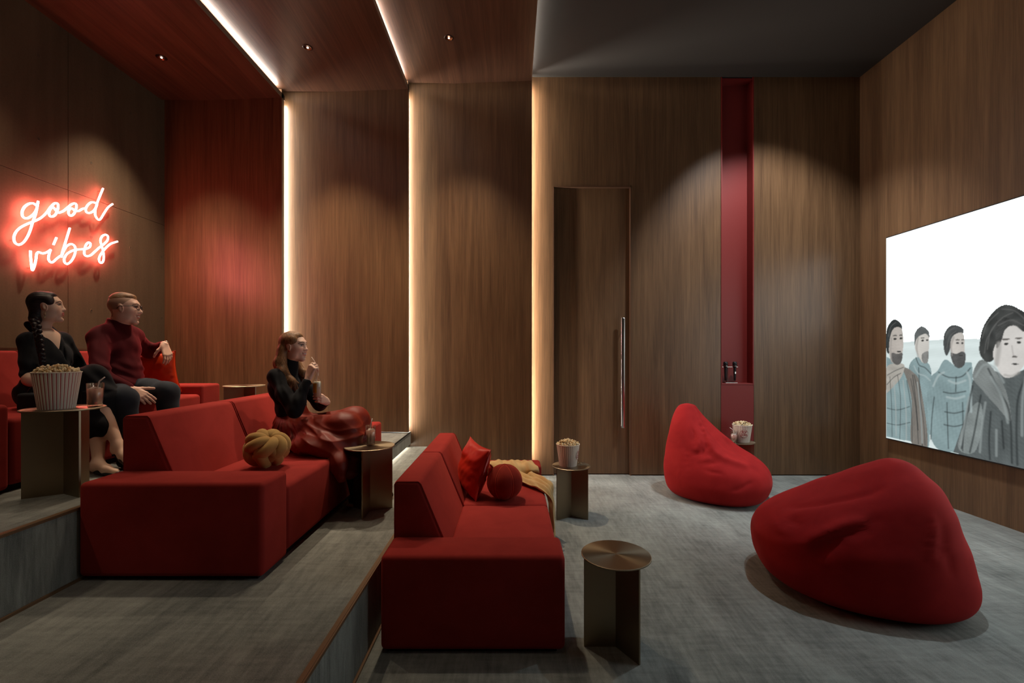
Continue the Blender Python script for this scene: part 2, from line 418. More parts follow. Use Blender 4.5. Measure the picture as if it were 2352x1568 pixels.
# ------------------------------------------------------------------ ceiling spots
def downlight(x, y, z, watts, angle, color, label, tilt=0.0, blend=0.85, side=0.0):
    root = empty('downlight', (x, y, z))
    mk('trim_ring', *lathe([(0.047, 0.0), (0.050, -0.003), (0.040, -0.004), (0.036, 0.0)], (x, y, z), 28), M['bronze'], root, smooth=True)
    mk('reflector', *lathe([(0.038, -0.001), (0.03, 0.004), (0.0, 0.006)], (x, y, z-0.004), 24), M['copper'], root, smooth=True)
    mk('lamp', *lathe([(0.0, -0.001), (0.009, 0.0), (0.009, 0.004), (0, 0.005)], (x, y, z-0.006), 14), M['lamp'], root, smooth=True)
    ld = bpy.data.lights.new('downlight_lamp', 'SPOT'); ld.energy = watts; ld.spot_size = math.radians(angle); ld.spot_blend = blend
    ld.shadow_soft_size = 0.05; ld.color = color
    lo = bpy.data.objects.new('downlight_lamp', ld); COL.objects.link(lo); lo.parent = root; lo.location = (0, 0, -0.02); lo.rotation_euler = (math.radians(tilt), math.radians(side), 0)
    tag(root, label, 'downlight', 'recessed ceiling spots'); return root
M['bronze'] = plain('dark_bronze', lin(70, 52, 42), 0.35, 0.8)
M['copper'] = plain('copper_reflector', lin(150, 96, 66), 0.25, 1.0)
M['lamp'] = emit('lamp_glow', (1, 0.9, 0.78, 1), 6.0)
SPC_L, SPC_R = (1.0, 0.80, 0.58), (0.95, 0.98, 1.0)
for k, (x, zz) in enumerate(((-3.62, 4.549), (-2.11, 4.651), (-0.652, 4.751))):
    lab = ['recessed ceiling spot in the dark red panel nearest the concrete wall', 'recessed ceiling spot in the middle wood ceiling panel', 'recessed ceiling spot in the wood panel beside the plain ceiling'][k]
    for y, pw, extra in ((4.70, SPOT_W_LEFT, ''), (3.45, SPOT_W_NEAR, ', nearer the viewer'), (1.0, SPOT_W_NEAR*0.25, ', nearest the viewer, added out of view as fill light')):  # last row is unseen, added to brighten people and bucket from the front
        downlight(x, y, zz, pw*((0.72, 1.0, 0.75)[k] if y > 4 else (6.0 if k == 0 and y < 3 else 1.0)), SPOT_ANGLE, SPC_L, lab + extra)
downlight(2.72, 4.2, ZC, SPOT_W_RIGHT, 82.0, SPC_R, 'recessed spot in the plain ceiling aimed at the niche wall', 20.0, 0.6, -8.0)
downlight(2.55, 3.45, ZC, SPOT_W_BEAN, 72.0, (0.78, 0.92, 1.0), 'recessed spot in the plain ceiling above the bean bags')

# ------------------------------------------------------------------ red niche in the back wall
ni = empty('wall_niche', ((NX0+NX1)/2, YB, 0))
YN = 5.70
mk('back_panel', *box(NX0, NX1, YN, YN+0.02, NZ, ZC), M['red_lac'], ni)
mk('side_panel', *box(NX0, NX0+0.012, YB+0.004, YN, NZ, ZC), M['red_lac'], ni)
mk('side_panel', *box(NX1-0.012, NX1, YB+0.004, YN, NZ, ZC), M['red_lac'], ni)
mk('top_panel', *box(NX0+0.012, NX1-0.012, YB+0.004, YN, ZC-0.03, ZC-0.012), M['red_lac'], ni)
mk('shelf', *rbox(NX0+0.012, NX1-0.012, YB-0.004, YN, NZ-0.02, NZ, 0.002, 1), M['red_lac'], ni)
mk('lower_panel', *box(NX0, NX1, YB-0.002, YB+0.03, 0.012, NZ-0.021), M['red_lac'], ni)
for x in (NX0, NX1-0.012): mk('frame_strip', *box(x, x+0.012, YB-0.006, YB+0.004, NZ-0.02, ZC), M['red_lac'], ni)
tag(ni, 'tall narrow red lacquered niche set into the wood wall right of the door', 'niche')

# microphones on their stand
sx, sy = 2.70, 5.628
st = empty('microphone_stand', (sx, sy, NZ))
mk('base', *rbox(sx-0.075, sx+0.075, sy-0.035, sy+0.035, NZ, NZ+0.008, 0.002, 1), M['chrome'], st)
mk('post', *tube([(sx-0.035, sy, NZ+0.006), (sx-0.035, sy, NZ+0.20)], 0.005), M['chrome'], st)
mk('crossbar', *rbox(sx-0.125, sx+0.09, sy-0.012, sy+0.012, NZ+0.196, NZ+0.202, 0.001, 1), M['chrome'], st)
tag(st, 'small steel microphone stand standing on the red niche shelf', 'stand')
for k, dx in enumerate((-0.068, 0.045)):
    mroot = empty('microphone', (sx+dx, sy-0.018, NZ+0.03)); c = (sx+dx, sy-0.020, NZ+0.03)
    mk('handle', *lathe([(0.0, 0.0), (0.012, 0.0), (0.0145, 0.05), (0.017, 0.165), (0.019, 0.175), (0.0, 0.178)], c, 20), M['black'], mroot, smooth=True)
    mk('grille', *lathe([(0.019, 0.172), (0.024, 0.178), (0.027, 0.20), (0.026, 0.222), (0.02, 0.232), (0.0, 0.236)], c, 20), M['black'], mroot, smooth=True)
    mk('band', *lathe([(0.0245, 0.176), (0.0262, 0.18), (0.0245, 0.184)], c, 20), M['chrome'], mroot, smooth=True)
    if k: mk('switch', *box(c[0]-0.006, c[0]+0.006, c[1]-0.0185, c[1]-0.012, NZ+0.115, NZ+0.14), M['chrome'], mroot)
    tag(mroot, ['black handheld microphone on the left of the stand in the red niche', 'black handheld microphone with a switch on the right of the stand in the red niche'][k], 'microphone', 'microphones in the niche')

# ------------------------------------------------------------------ wall screen (a plain made-up desert still)
SX = 4.20
SY0, SZ0, SZ1 = 5.10, 0.548, 2.782; SW = (SZ1-SZ0)*16/9; SY1 = SY0 - SW
tv = empty('wall_screen', (SX+0.02, (SY0+SY1)/2, SZ0))
mk('bezel', *rbox(SX-0.002, XR-0.001, SY1-0.012, SY0+0.012, SZ0-0.012, SZ1+0.012, 0.003, 1), M['black'], tv)
mk('display', *box(SX-0.006, SX-0.0021, SY1, SY0, SZ0, SZ1), emit('screen_white', (0.93, 1.0, 0.99, 1), SCREEN_E), tv)
def paint_picture():
    def q(zx, zy):                      # measured still -> metres on the screen
        x, y = 2000+zx/2.375, 440+zy/2.375
        Y = SX*F/(x-CX); return SY0-Y, CAMH-(y-CY)*Y/F
    H = 0.0052
    W = 2.05; ns, nz = int(W/H), int((SZ1-SZ0)*0.74/H)
    S, Z = np.meshgrid((np.arange(ns)+0.5)*H, SZ0+(np.arange(nz)+0.5)*H, indexing='ij')
    img = np.zeros((ns, nz, 3)); on = np.zeros((ns, nz), bool)
    nz3 = lambda s, k, ax=1.0, az=1.0: wob(np.stack([S*ax, Z*az, 0*S], -1), k, s)
    def inside(poly):
        p = [q(*a) for a in poly] if poly[0][0] > 5 else poly
        c = np.zeros(S.shape, bool); n = len(p)
        for i in range(n):
            (x0, y0), (x1, y1) = p[i], p[(i+1) % n]
            if y0 == y1: continue
            cond = ((y0 > Z) != (y1 > Z)) & (S < (x1-x0)*(Z-y0)/(y1-y0)+x0)
            c ^= cond
        return c
    def fill(mask, color, tex=0.0, k=6, seed=0, ax=1, az=1, grad=None):
        t = 1+0.38*tex*nz3(seed, k*0.8, ax, az)+0.25*tex*nz3(seed+50, k*5, ax, az*2)
        if grad is not None: t = t*grad
        img[mask] = (np.array(color)*t[..., None])[mask]; on[mask] = True
    def ell(zx, zy, rx, ry):
        a, b2 = q(zx-rx, zy), q(zx+rx, zy); c, d = q(zx, zy-ry), q(zx, zy+ry)
        return ((S-(a[0]+b2[0])/2)/((b2[0]-a[0])/2))**2 + ((Z-(c[1]+d[1])/2)/((c[1]-d[1])/2))**2 < 1
    def sp(pts): return [tuple(x) for x in spline(np.array(pts, float), 6, True)]
    # dunes
    g = q(300, 815)[1]
    d = (Z < g + 0.03*np.sin(S*2.2) - 0.02) & (Z > SZ0)
    fill(d, (0.66, 0.75, 0.74), 0.16, 1.6, 3, 0.5, 6)
    def stroke(pts, w, color, al=0.8):
        p = spline(np.array([q(*a_)+(0.0,) for a_ in pts]), 6)[:, :2]; d = np.full(S.shape, 9.0)
        for (x0, y0), (x1, y1) in zip(p[:-1], p[1:]):
            vx, vy = x1-x0, y1-y0; t = np.clip(((S-x0)*vx+(Z-y0)*vy)/(vx*vx+vy*vy+1e-9), 0, 1)
            d = np.minimum(d, np.hypot(S-x0-t*vx, Z-y0-t*vy))
        al_ = (al*np.clip(1.4-d/(0.55*w), 0, 1)*on)[..., None]; img[:] = img*(1-al_)+np.array(color)*al_
    def shade(zx0, zx1, mask, lo=0.62, hi=1.12):
        s0, s1 = q(zx0, 900)[0], q(zx1, 900)[0]; g = lo+(hi-lo)*np.clip((S-s0)/(s1-s0), 0, 1); img[mask] *= g[mask][:, None]
    TE, TD = (0.24, 0.33, 0.34), (0.17, 0.22, 0.225)
    # second man from the left
    fill(inside(sp([(212, 960), (250, 905), (300, 920), (335, 985), (330, 1200), (318, 1400), (270, 1390), (225, 1100)])), TE, 0.34, 5, 11)
    fill(inside(sp([(242, 830), (246, 770), (280, 735), (318, 760), (322, 800), (300, 780), (262, 800), (252, 850)])), (0.12, 0.13, 0.13), 0.4, 12, 12)
    fill(inside(sp([(256, 800), (300, 775), (322, 800), (320, 870), (310, 925), (285, 930), (262, 890), (245, 850)])), (0.56, 0.54, 0.50), 0.18, 5, 13)
    fill(inside(sp([(285, 885), (318, 872), (316, 925), (298, 938), (284, 920)])), (0.22, 0.22, 0.21), 0.4, 14, 14)
    # third
    fill(inside(sp([(318, 1040), (370, 975), (410, 915), (470, 950), (540, 930), (560, 990), (560, 1400), (470, 1420), (360, 1395), (318, 1260)])), TE, 0.30, 5, 21)
    fill(inside(sp([(402, 850), (408, 770), (450, 728), (505, 745), (505, 775), (460, 785), (440, 850), (418, 895)])), (0.07, 0.075, 0.075), 0.8, 14, 25)
    fill(inside(sp([(440, 820), (460, 780), (506, 772), (516, 830), (512, 900), (480, 930), (445, 890)])), (0.55, 0.52, 0.48), 0.18, 5, 26)
    fill(inside(sp([(440, 880), (470, 885), (500, 872), (521, 885), (515, 945), (480, 962), (452, 935)])), (0.09, 0.092, 0.09), 0.5, 14, 27)
    # first
    fill(inside([(89, 900), (185, 950), (235, 1020), (235, 1365), (89, 1335)]), TE, 0.34, 6, 31)
    fill(inside(sp([(180, 960), (235, 985), (275, 1060), (315, 1385), (225, 1368), (228, 1150), (205, 1040)])), (0.20, 0.185, 0.165), 0.3, 6, 32, 2.2, 0.6)
    fill(inside(sp([(89, 960), (150, 935), (188, 950), (165, 1020), (100, 1090), (89, 1085)])), (0.40, 0.38, 0.34), 0.3, 7, 33, 1, 2.4)
    fill(inside(sp([(89, 860), (92, 750), (130, 697), (168, 720), (172, 750), (130, 745), (115, 800), (105, 880)])), (0.04, 0.045, 0.045), 0.8, 14, 35)
    fill(inside(sp([(108, 800), (130, 745), (170, 745), (181, 800), (178, 870), (160, 935), (120, 930), (104, 880)])), (0.47, 0.43, 0.39), 0.2, 5, 36)
    fill(inside(sp([(118, 880), (150, 885), (177, 880), (170, 930), (145, 945), (118, 920)])), (0.12, 0.115, 0.11), 0.5, 14, 37)
    # nearest figure
    fill(inside([(455, 1420), (520, 1230), (560, 1030), (640, 960), (760, 1010), (860, 960), (1000, 1100), (1080, 1560), (700, 1500)]), (0.10, 0.115, 0.115), 0.45, 5, 41, 1.6, 0.8)
    fill(inside(sp([(560, 1010), (600, 920), (660, 950), (740, 1080), (770, 1250), (700, 1180), (620, 1090)])), (0.20, 0.22, 0.215), 0.35, 6, 42)
    fill(inside(sp([(480, 1390), (540, 1200), (600, 1150), (615, 1260), (570, 1420)])), (0.22, 0.25, 0.245), 0.35, 7, 43)
    fill(inside(sp([(598, 830), (622, 730), (690, 640), (760, 618), (850, 660), (930, 700), (960, 820), (930, 960), (870, 900), (800, 740), (740, 760), (700, 840), (680, 910), (640, 930), (602, 890)])), (0.055, 0.058, 0.056), 0.9, 9, 46, 1.5, 1)
    fill(inside(sp([(672, 880), (700, 800), (740, 735), (800, 715), (850, 745), (870, 830), (850, 930), (790, 1003), (730, 1010), (690, 950)])), (0.62, 0.60, 0.57), 0.12, 4, 47)
    fill(inside(sp([(690, 700), (760, 690), (850, 720), (840, 765), (790, 730), (740, 750), (715, 820), (690, 850)])), (0.06, 0.062, 0.06), 0.8, 12, 48)
    DK, LT = (0.03, 0.035, 0.036), (0.42, 0.50, 0.50)
    for pts in ([(250,905),(268,945),(300,960),(332,992)], [(265,960),(276,1180),(286,1390)], [(232,1000),(250,1150),(262,1300)]): stroke(pts, 0.012, DK, 0.7)
    stroke([(240,950),(262,990),(300,1005),(328,1030)], 0.014, LT, 0.6)
    for pts in ([(375,985),(430,1012),(500,1008),(548,962)], [(400,1092),(450,1100),(522,1088)], [(420,1150),(424,1290),(428,1400)], [(505,1150),(508,1290),(506,1412)], [(350,1120),(338,1230),(332,1350)], [(408,1200),(460,1208),(512,1196)], [(404,1270),(460,1280),(512,1268)], [(470,1010),(468,1090)]): stroke(pts, 0.012, DK, 0.7)
    for pts in ([(345,1060),(372,1005),(404,985)], [(430,1030),(470,1045),(520,1030)], [(420,1120),(468,1128),(515,1115)], [(530,985),(548,1040),(552,1200)]): stroke(pts, 0.020, LT, 0.65)
    for pts in ([(108,1010),(118,1180),(120,1335)], [(150,1000),(166,1130),(162,1350)], [(200,1030),(224,1180),(230,1362)], [(92,1180),(150,1190),(216,1172)], [(92,1262),(150,1272),(218,1258)], [(240,1000),(285,1200),(300,1382)], [(222,1020),(250,1180),(264,1375)], [(95,1000),(140,975),(182,958)], [(92,1052),(130,1012),(168,990)]): stroke(pts, 0.010, DK, 0.65)
    for pts in ([(130,1040),(140,1180),(142,1330)], [(180,1030),(196,1190),(198,1350)], [(258,1040),(276,1200),(285,1370)]): stroke(pts, 0.016, (0.38, 0.42, 0.41), 0.6)
    for pts in ([(645,965),(705,1085),(762,1210),(775,1480)], [(880,960),(812,1110),(800,1300),(805,1490)], [(560,1060),(522,1250),(500,1400)], [(605,1110),(572,1300),(545,1420)], [(660,1200),(650,1350),(655,1460)], [(720,1250),(730,1400)]): stroke(pts, 0.016, DK, 0.75)
    for pts in ([(575,1010),(622,945),(682,962),(730,1040)], [(660,1010),(720,1120),(752,1260)], [(540,1120),(515,1270),(495,1380)], [(630,1150),(610,1290),(600,1420)], [(850,1010),(832,1150),(830,1330)], [(690,1300),(690,1440)]): stroke(pts, 0.020, (0.30, 0.34, 0.335), 0.6)
    for pts in ([(612,800),(640,720),(700,660)], [(640,860),(660,760),(720,690),(780,660)], [(625,880),(640,800),(690,720)], [(720,640),(790,650),(850,700)], [(700,730),(770,700),(840,730)], [(100,790),(112,740),(140,712)], [(412,800),(425,765),(460,742)], [(420,850),(435,790),(470,760)]): stroke(pts, 0.009, (0.15, 0.15, 0.145), 0.5)
    stroke([(690,940),(700,880),(705,830)], 0.04, (0.36, 0.35, 0.33), 0.7); stroke([(735,1000),(775,1005),(815,985)], 0.02, (0.34, 0.33, 0.31), 0.6)
    stroke([(775,840),(783,890),(800,905)], 0.010, (0.40, 0.38, 0.36), 0.7)
    for pts in ([(118,930),(112,860),(116,800)], [(262,900),(254,850),(262,800)], [(446,890),(442,840),(456,795)]): stroke(pts, 0.022, (0.30, 0.28, 0.26), 0.6)
    dark = (0.05, 0.05, 0.048)
    for e in ((744, 830, 12, 7), (812, 822, 12, 7), (792, 940, 20, 4), (136, 803, 9, 6), (168, 800, 8, 6), (158, 872, 12, 4), (287, 812, 8, 5), (312, 810, 7, 5), (478, 826, 9, 5), (504, 826, 7, 5), (496, 893, 12, 4)):
        fill(ell(*e), dark, 0.2)
    for e in ((740, 805, 24, 5), (812, 799, 20, 5), (136, 785, 13, 4), (168, 783, 10, 4), (286, 798, 11, 3), (478, 808, 12, 4), (505, 808, 8, 4), (790, 900, 16, 5)):
        fill(ell(*e), (0.14, 0.13, 0.12), 0.2)
    img[:] = np.clip(img, 0, 0.9)
    keep = on & (Z < SZ1-0.01)
    idx = -np.ones((ns+1, nz+1), np.int64); V = []; Fc = []; Cc = []
    ii, jj = np.nonzero(keep)
    need = np.zeros((ns+1, nz+1), bool)
    for a in (0, 1):
        for b2 in (0, 1): need[ii+a, jj+b2] = True
    vi, vj = np.nonzero(need); idx[vi, vj] = np.arange(len(vi))
    V = np.c_[np.full(len(vi), SX-0.0075), SY0-vi*H, SZ0+vj*H]
    Fc = np.c_[idx[ii, jj], idx[ii, jj+1], idx[ii+1, jj+1], idx[ii+1, jj]]
    acc = np.zeros((ns+1, nz+1, 3)); cnt = np.zeros((ns+1, nz+1))
    for a in (0, 1):
        for b2 in (0, 1):
            np.add.at(acc, (ii+a, jj+b2), img[ii, jj]); np.add.at(cnt, (ii+a, jj+b2), 1)
    colv = acc[vi, vj]/cnt[vi, vj][:, None]
    m = bpy.data.materials.new('screen_picture'); m.use_nodes = True; nt = m.node_tree
    nt.nodes.remove(nt.nodes['Principled BSDF']); e = nt.nodes.new('ShaderNodeEmission')
    a = nt.nodes.new('ShaderNodeVertexColor'); a.layer_name = 'Col'
    nt.links.new(a.outputs[0], e.inputs[0]); e.inputs[1].default_value = 1.0
    nt.links.new(e.outputs[0], nt.nodes['Material Output'].inputs[0]); m.cycles.emission_sampling = 'NONE'
    mk('picture', V, Fc, m, tv, col=colv)
paint_picture()
tag(tv, 'large lit wall screen showing a desert film still with four figures', 'screen')

# ------------------------------------------------------------------ neon sign
def neon():
    XN = XL + 0.045
    def w(px, py):
        x, y = px/5.2275, 380+py/5.2275
        Y = -XN*F/(CX-x); return (XN, Y, CAMH-(y-CY)*Y/F)
    strokes = [
        [(458,428),(446,500),(425,590),(392,680),(362,780),(325,862),(278,925),(225,950),(180,925),(166,868),(190,800),(245,745),(325,702),(410,668),(480,635),(530,595),(575,545)],
        [(440,482),(400,455),(345,460),(292,500),(265,560),(275,615),(318,634),(370,612),(415,570),(442,520)],
        [(575,545),(612,495),(650,458),(680,452),(698,475),(692,530),(668,585),(632,612),(600,606),(588,570),(602,525),(636,500),(668,535),(706,568)],
        [(706,568),(762,545),(812,505),(862,465),(898,455),(918,475),(912,525),(888,578),(855,602),(828,588),(822,550),(845,515),(872,520),(905,545),(945,545),(985,522),(1022,512)],
        [(1152,452),(1105,440),(1062,465),(1032,512),(1036,555),(1068,570),(1110,555),(1142,520),(1165,470)],
        [(1237,275),(1205,352),(1170,440),(1147,520),(1142,585),(1162,632),(1190,652),(1216,628),(1252,568),(1300,500),(1352,462)],
        [(365,1022),(368,1100),(376,1180),(388,1256),(410,1215),(430,1135),(440,1062),(462,1040),(512,1054),(560,1042),(608,1010)],
        [(608,1010),(590,1062),(582,1118),(600,1155),(632,1160),(672,1125),(722,1085)],
        [(678,865),(660,908),(642,950)],
        [(838,750),(810,842),(780,940),(752,1030),(735,1100)],
        [(735,1100),(758,1040),(795,975),(842,944),(886,955),(906,1000),(896,1070),(860,1140),(812,1180),(778,1165),(770,1120),(800,1065),(852,1030),(912,1010),(980,1005),(1042,998)],
        [(1042,998),(1078,975),(1086,938),(1062,924),(1032,955),(1012,1020),(1016,1070),(1046,1088),(1092,1074),(1142,1030),(1192,985),(1242,948),(1288,900),(1296,852),(1266,830),(1226,850),(1206,900),(1220,960),(1238,1030),(1246,1090),(1240,1142),(1220,1168),(1196,1155),(1190,1112),(1214,1060),(1260,1000),(1320,945),(1375,922),(1410,912)]]
    c0 = w(700, 800); root = empty('neon_sign', (XL, c0[1], 1.9))
    mat = emit('neon_tube', (1.0, 0.17, 0.15, 1), NEON_E)
    for i, s in enumerate(strokes):
        pts = spline(np.array([w(*p) for p in s]), 6)
        mk('neon_tube', *tube(pts, 0.0085, 6), mat, root, smooth=True)
    for p in ((450,470),(180,900),(640,600),(860,590),(1180,640),(1225,310),(385,1230),(620,1150),(815,1170),(1050,1080),(1215,1160),(1270,832)):
        a = np.array(w(*p)); mk('standoff', *tube([(XL, a[1], a[2]), (XN-0.006, a[1], a[2])], 0.004, 6), M['chrome'], root)
    tag(root, 'glowing pink red neon lettering reading good vibes on the concrete wall', 'neon sign')
neon()

# ------------------------------------------------------------------ sofas
def sofa(x0, z0, label):
    root = empty('sofa', (x0+0.46, 3.285, z0)); D = 0.917; y0, y1, y2, y3 = 2.252, 2.508, 4.06, 4.318; ym = 3.27
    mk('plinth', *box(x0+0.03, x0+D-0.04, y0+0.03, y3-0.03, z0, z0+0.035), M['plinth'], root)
    for a, b2 in ((y0, y1), (y2, y3)):
        mk('armrest', *rbox(x0, x0+D, a, b2, z0+0.018, z0+0.487, 0.026, 5), M['velvet'], root, smooth=True)
    prof = [(0.0, 0.03), (0.33, 0.03), (0.318, 0.36), (0.142, 0.786), (0.0, 0.786)]
    for a, b2 in ((y1+0.001, ym), (ym, y2-0.001)):
        mk('backrest', *prism([(x0+u, z0+v) for u, v in prof], a+0.001, b2-0.001, 0.022, 4), M['velvet'], root, smooth=True)
        pts = [(x0+u, z0+v) for u, v in [(0.004, 0.1), (0.004, 0.768), (0.018, 0.782), (0.135, 0.782), (0.150, 0.768), (0.312, 0.38)]]
        for yy in (a+0.009, b2-0.009):
            mk('piping', *tube([(p[0], yy, p[1]) for p in pts], 0.0035, 6), M['velvet'], root, smooth=True)
        V, Fc = rbox(x0+0.29, x0+D-0.006, a+0.001, b2-0.001, z0+0.035, z0+0.405, 0.03, 5)
        bmx = (V[:, 2] > z0+0.39); V[bmx, 2] += 0.008*np.sin(np.clip((V[bmx, 0]-x0-0.29)/0.62, 0, 1)*math.pi)
        mk('seat_cushion', V, Fc, M['velvet'], root, smooth=True)
    tag(root, label, 'sofa', 'red tiered sofas'); return root
SCX, SBX, SAX = -0.653, -2.151, -3.68
sofa(SCX, 0.0, 'low red velvet sofa on the lowest level with throw, ball and satin cushion')
sofa(SBX, T1Z, 'red velvet sofa on the middle tier where the woman in the rust skirt sits')
sofa(SAX, T2Z, 'red velvet sofa on the top tier where a couple sits under the neon sign')

# ------------------------------------------------------------------ side tables
def table(x, y, z, ang, label, r=0.175, h=0.47):
    root = empty('side_table', (x, y, z))
    mk('table_top', *lathe([(0, h-0.009), (r-0.004, h-0.009), (r, h-0.006), (r, h-0.002), (r-0.003, h), (r*0.6, h), (r*0.3, h), (0, h)], (x, y, z), 64), M['brass'], root)
    for a in (ang, ang+120, ang+240):
        c, s = math.cos(math.radians(a)), math.sin(math.radians(a)); t = 0.0045; L = 0.163
        P0 = [(-t*s*-1, 0)]
        V, Fc = box(0.0, L, -t, t, 0.0, h-0.009)
        R2 = np.array([[c, -s, 0], [s, c, 0], [0, 0, 1]])
        mk('base_wing', V @ R2.T + np.array([x, y, z]), Fc, M['brass_s'], root)
    tag(root, label, 'side table', 'round brass side tables'); return root
table(-2.45, 2.49, T2Z, -24, 'round brass side table holding the largest popcorn bucket and a drink')
table(-2.50, 4.25, T2Z, -26, 'empty round brass side table beyond the top sofa by the back wall')
table(-1.02, 3.26, T1Z, -90, 'round brass side table with one iced drink beside the middle sofa')
table(0.53, 2.32, 0, 180, 'empty round brass side table closest to the viewer')
table(0.542, 4.163, 0, 90, 'round brass side table with a popcorn bucket in front of the door')
table(2.64, 5.30, 0, 200, 'round brass side table half hidden behind the far bean bag')

# ------------------------------------------------------------------ popcorn
def ico(sub=1):
    bm = bmesh.new(); bmesh.ops.create_icosphere(bm, subdivisions=sub, radius=1); return bm_out(bm)
IV, IF = ico(1)
def kernel(c, s, rng):
    ps = []
    for k in range(4):
        d = rng.normal(size=3); d /= np.linalg.norm(d)
        ps.append((IV*s*rng.uniform(0.42, 0.68) + d*s*0.55 + c, IF))
    return join(*ps)
def bucket(x, y, z, label, plabel, logo=None, col='stripe', seed=1, R=0.105, r=0.078, h=0.195):
    rng = np.random.default_rng(seed)
    root = empty('popcorn_bucket', (x, y, z)); n = 36; V, Fc, mi = [], [], []
    m = n*4; lev = [0.0, 0.3, 0.7, 1.0]
    for t in lev:
        for i in range(m):
            a = 2*math.pi*i/m; rr = (r+(R-r)*t)*(1+0.008*math.cos(n*a)); V.append((x+rr*math.cos(a), y+rr*math.sin(a), z+h*t))
    for l in range(3):
        for i in range(m):
            j = (i+1) % m; Fc.append([l*m+i, l*m+j, (l+1)*m+j, (l+1)*m+i]); mi.append(1 if i % 4 == 1 else 0)
    Fc.append(list(range(m))[::-1]); mi.append(0)
    mk('cup', V, Fc, [M['cream'], M[col]], root, mi=mi)
    a = np.linspace(0, 2*math.pi, 48, endpoint=False)
    mk('rim', *tube(np.c_[x+R*np.cos(a), y+R*np.sin(a), np.full(48, z+h)], 0.0032, 6, True), M['cream'], root, smooth=True)
    if logo is not None:
        def wrap(pts, off):     # (u right, v up) metres on the cup
            pts = np.asarray(pts); t = (pts[:, 1])/h; rr = r+(R-r)*t+off; an = logo + pts[:, 0]/rr
            return np.c_[x+rr*np.cos(an), y+rr*np.sin(an), z+pts[:, 1]]
        k = 40; aa = np.linspace(0, 2*math.pi, k, endpoint=False); vc = 0.105; ro = 0.044
        ring = lambda q: np.c_[q*np.cos(aa), vc+q*np.sin(aa)]
        Vd = np.vstack([[[0, vc]], ring(ro*0.35), ring(ro*0.7), ring(ro)])
        Fd = [[0, 1+i, 1+(i+1) % k] for i in range(k)]
        for l in (0, 1): Fd += [[1+l*k+i, 1+(l+1)*k+i, 1+(l+1)*k+(i+1) % k, 1+l*k+(i+1) % k] for i in range(k)]
        lg = mk('logo', wrap(Vd, 0.0022), Fd, M['cream'], root)
        Vr = np.vstack([ring(ro*0.96), ring(ro*1.04)])
        mk('logo_ring', wrap(Vr, 0.0028), [[i, k+i, k+(i+1) % k, (i+1) % k] for i in range(k)], M['logo_red'], lg)
        for word, vv, hh in (('POP', vc+0.004, 0.030), ('CORN', vc-0.026, 0.028)):
            cu = bpy.data.curves.new('t', 'FONT'); cu.body = word; cu.align_x = 'CENTER'; cu.size = hh*1.35; cu.offset = 0.0012; cu.resolution_u = 3
            to = bpy.data.objects.new('t', cu); COL.objects.link(to)
            me = bpy.data.meshes.new_from_object(to.evaluated_get(bpy.context.evaluated_depsgraph_get()))
            tv_ = np.array([v.co[:2] for v in me.vertices]); tf = [list(p.vertices) for p in me.polygons]
            bpy.data.objects.remove(to); bpy.data.curves.remove(cu); bpy.data.meshes.remove(me)
            sx_ = 0.066/max(1e-6, np.ptp(tv_[:, 0]))*(0.8 if word == 'POP' else 1.0); tv_[:, 0] *= sx_; tv_[:, 1] += vv
            mk('lettering', wrap(tv_, 0.003), tf, M['logo_red'], lg)
    tag(root, label, 'popcorn bucket', 'striped popcorn buckets')
    ks = []
    for k in range(150):
        rr = (R-0.006)*math.sqrt(rng.uniform()); a = rng.uniform(0, 6.283)
        zz = z+h-0.006+0.036*(1-(rr/R)**2)+rng.uniform(-0.004, 0.009)
        ks.append(kernel(np.array([x+rr*math.cos(a), y+rr*math.sin(a), zz]), rng.uniform(0.009, 0.013), rng))
    o = mk('popcorn', *join(*ks), M['corn'], smooth=True); tag(o, plabel, 'popcorn', kind='stuff')
M['logo_red'] = plain('logo_red', lin(150, 30, 36), 0.6)
bucket(-2.455, 2.455, T2Z+0.47, 'red striped popcorn bucket in front of the woman with the braid', 'popcorn heaped in the bucket in front of the woman with the braid', seed=3, R=0.099, r=0.074)
bucket(0.512, 4.163, 0.47, 'striped popcorn bucket on the table in front of the door', 'popcorn heaped in the bucket in front of the door', logo=math.radians(-20), col='stripe2', seed=4)
bucket(2.675, 5.29, 0.47, 'striped popcorn bucket with a round red popcorn logo behind the far bean bag', 'popcorn heaped in the bucket behind the far bean bag', logo=math.radians(-104), col='stripe2', seed=5)
rk = np.random.default_rng(9)
for k, (u, v) in enumerate(((1328, 1064), (1334, 1066))):
    p = P(u, v, 1.02*F/(v-CY)); p[2] = 0.476
    tag(mk('popcorn_kernel', *kernel(p+[0, 0, 0.002], 0.008, rk), M['corn'], smooth=True), ['stray popcorn kernel on the table by the door, nearer its bucket', 'stray popcorn kernel on the table by the door, nearer the rim'][k], 'popcorn', 'stray kernels on the brass table')

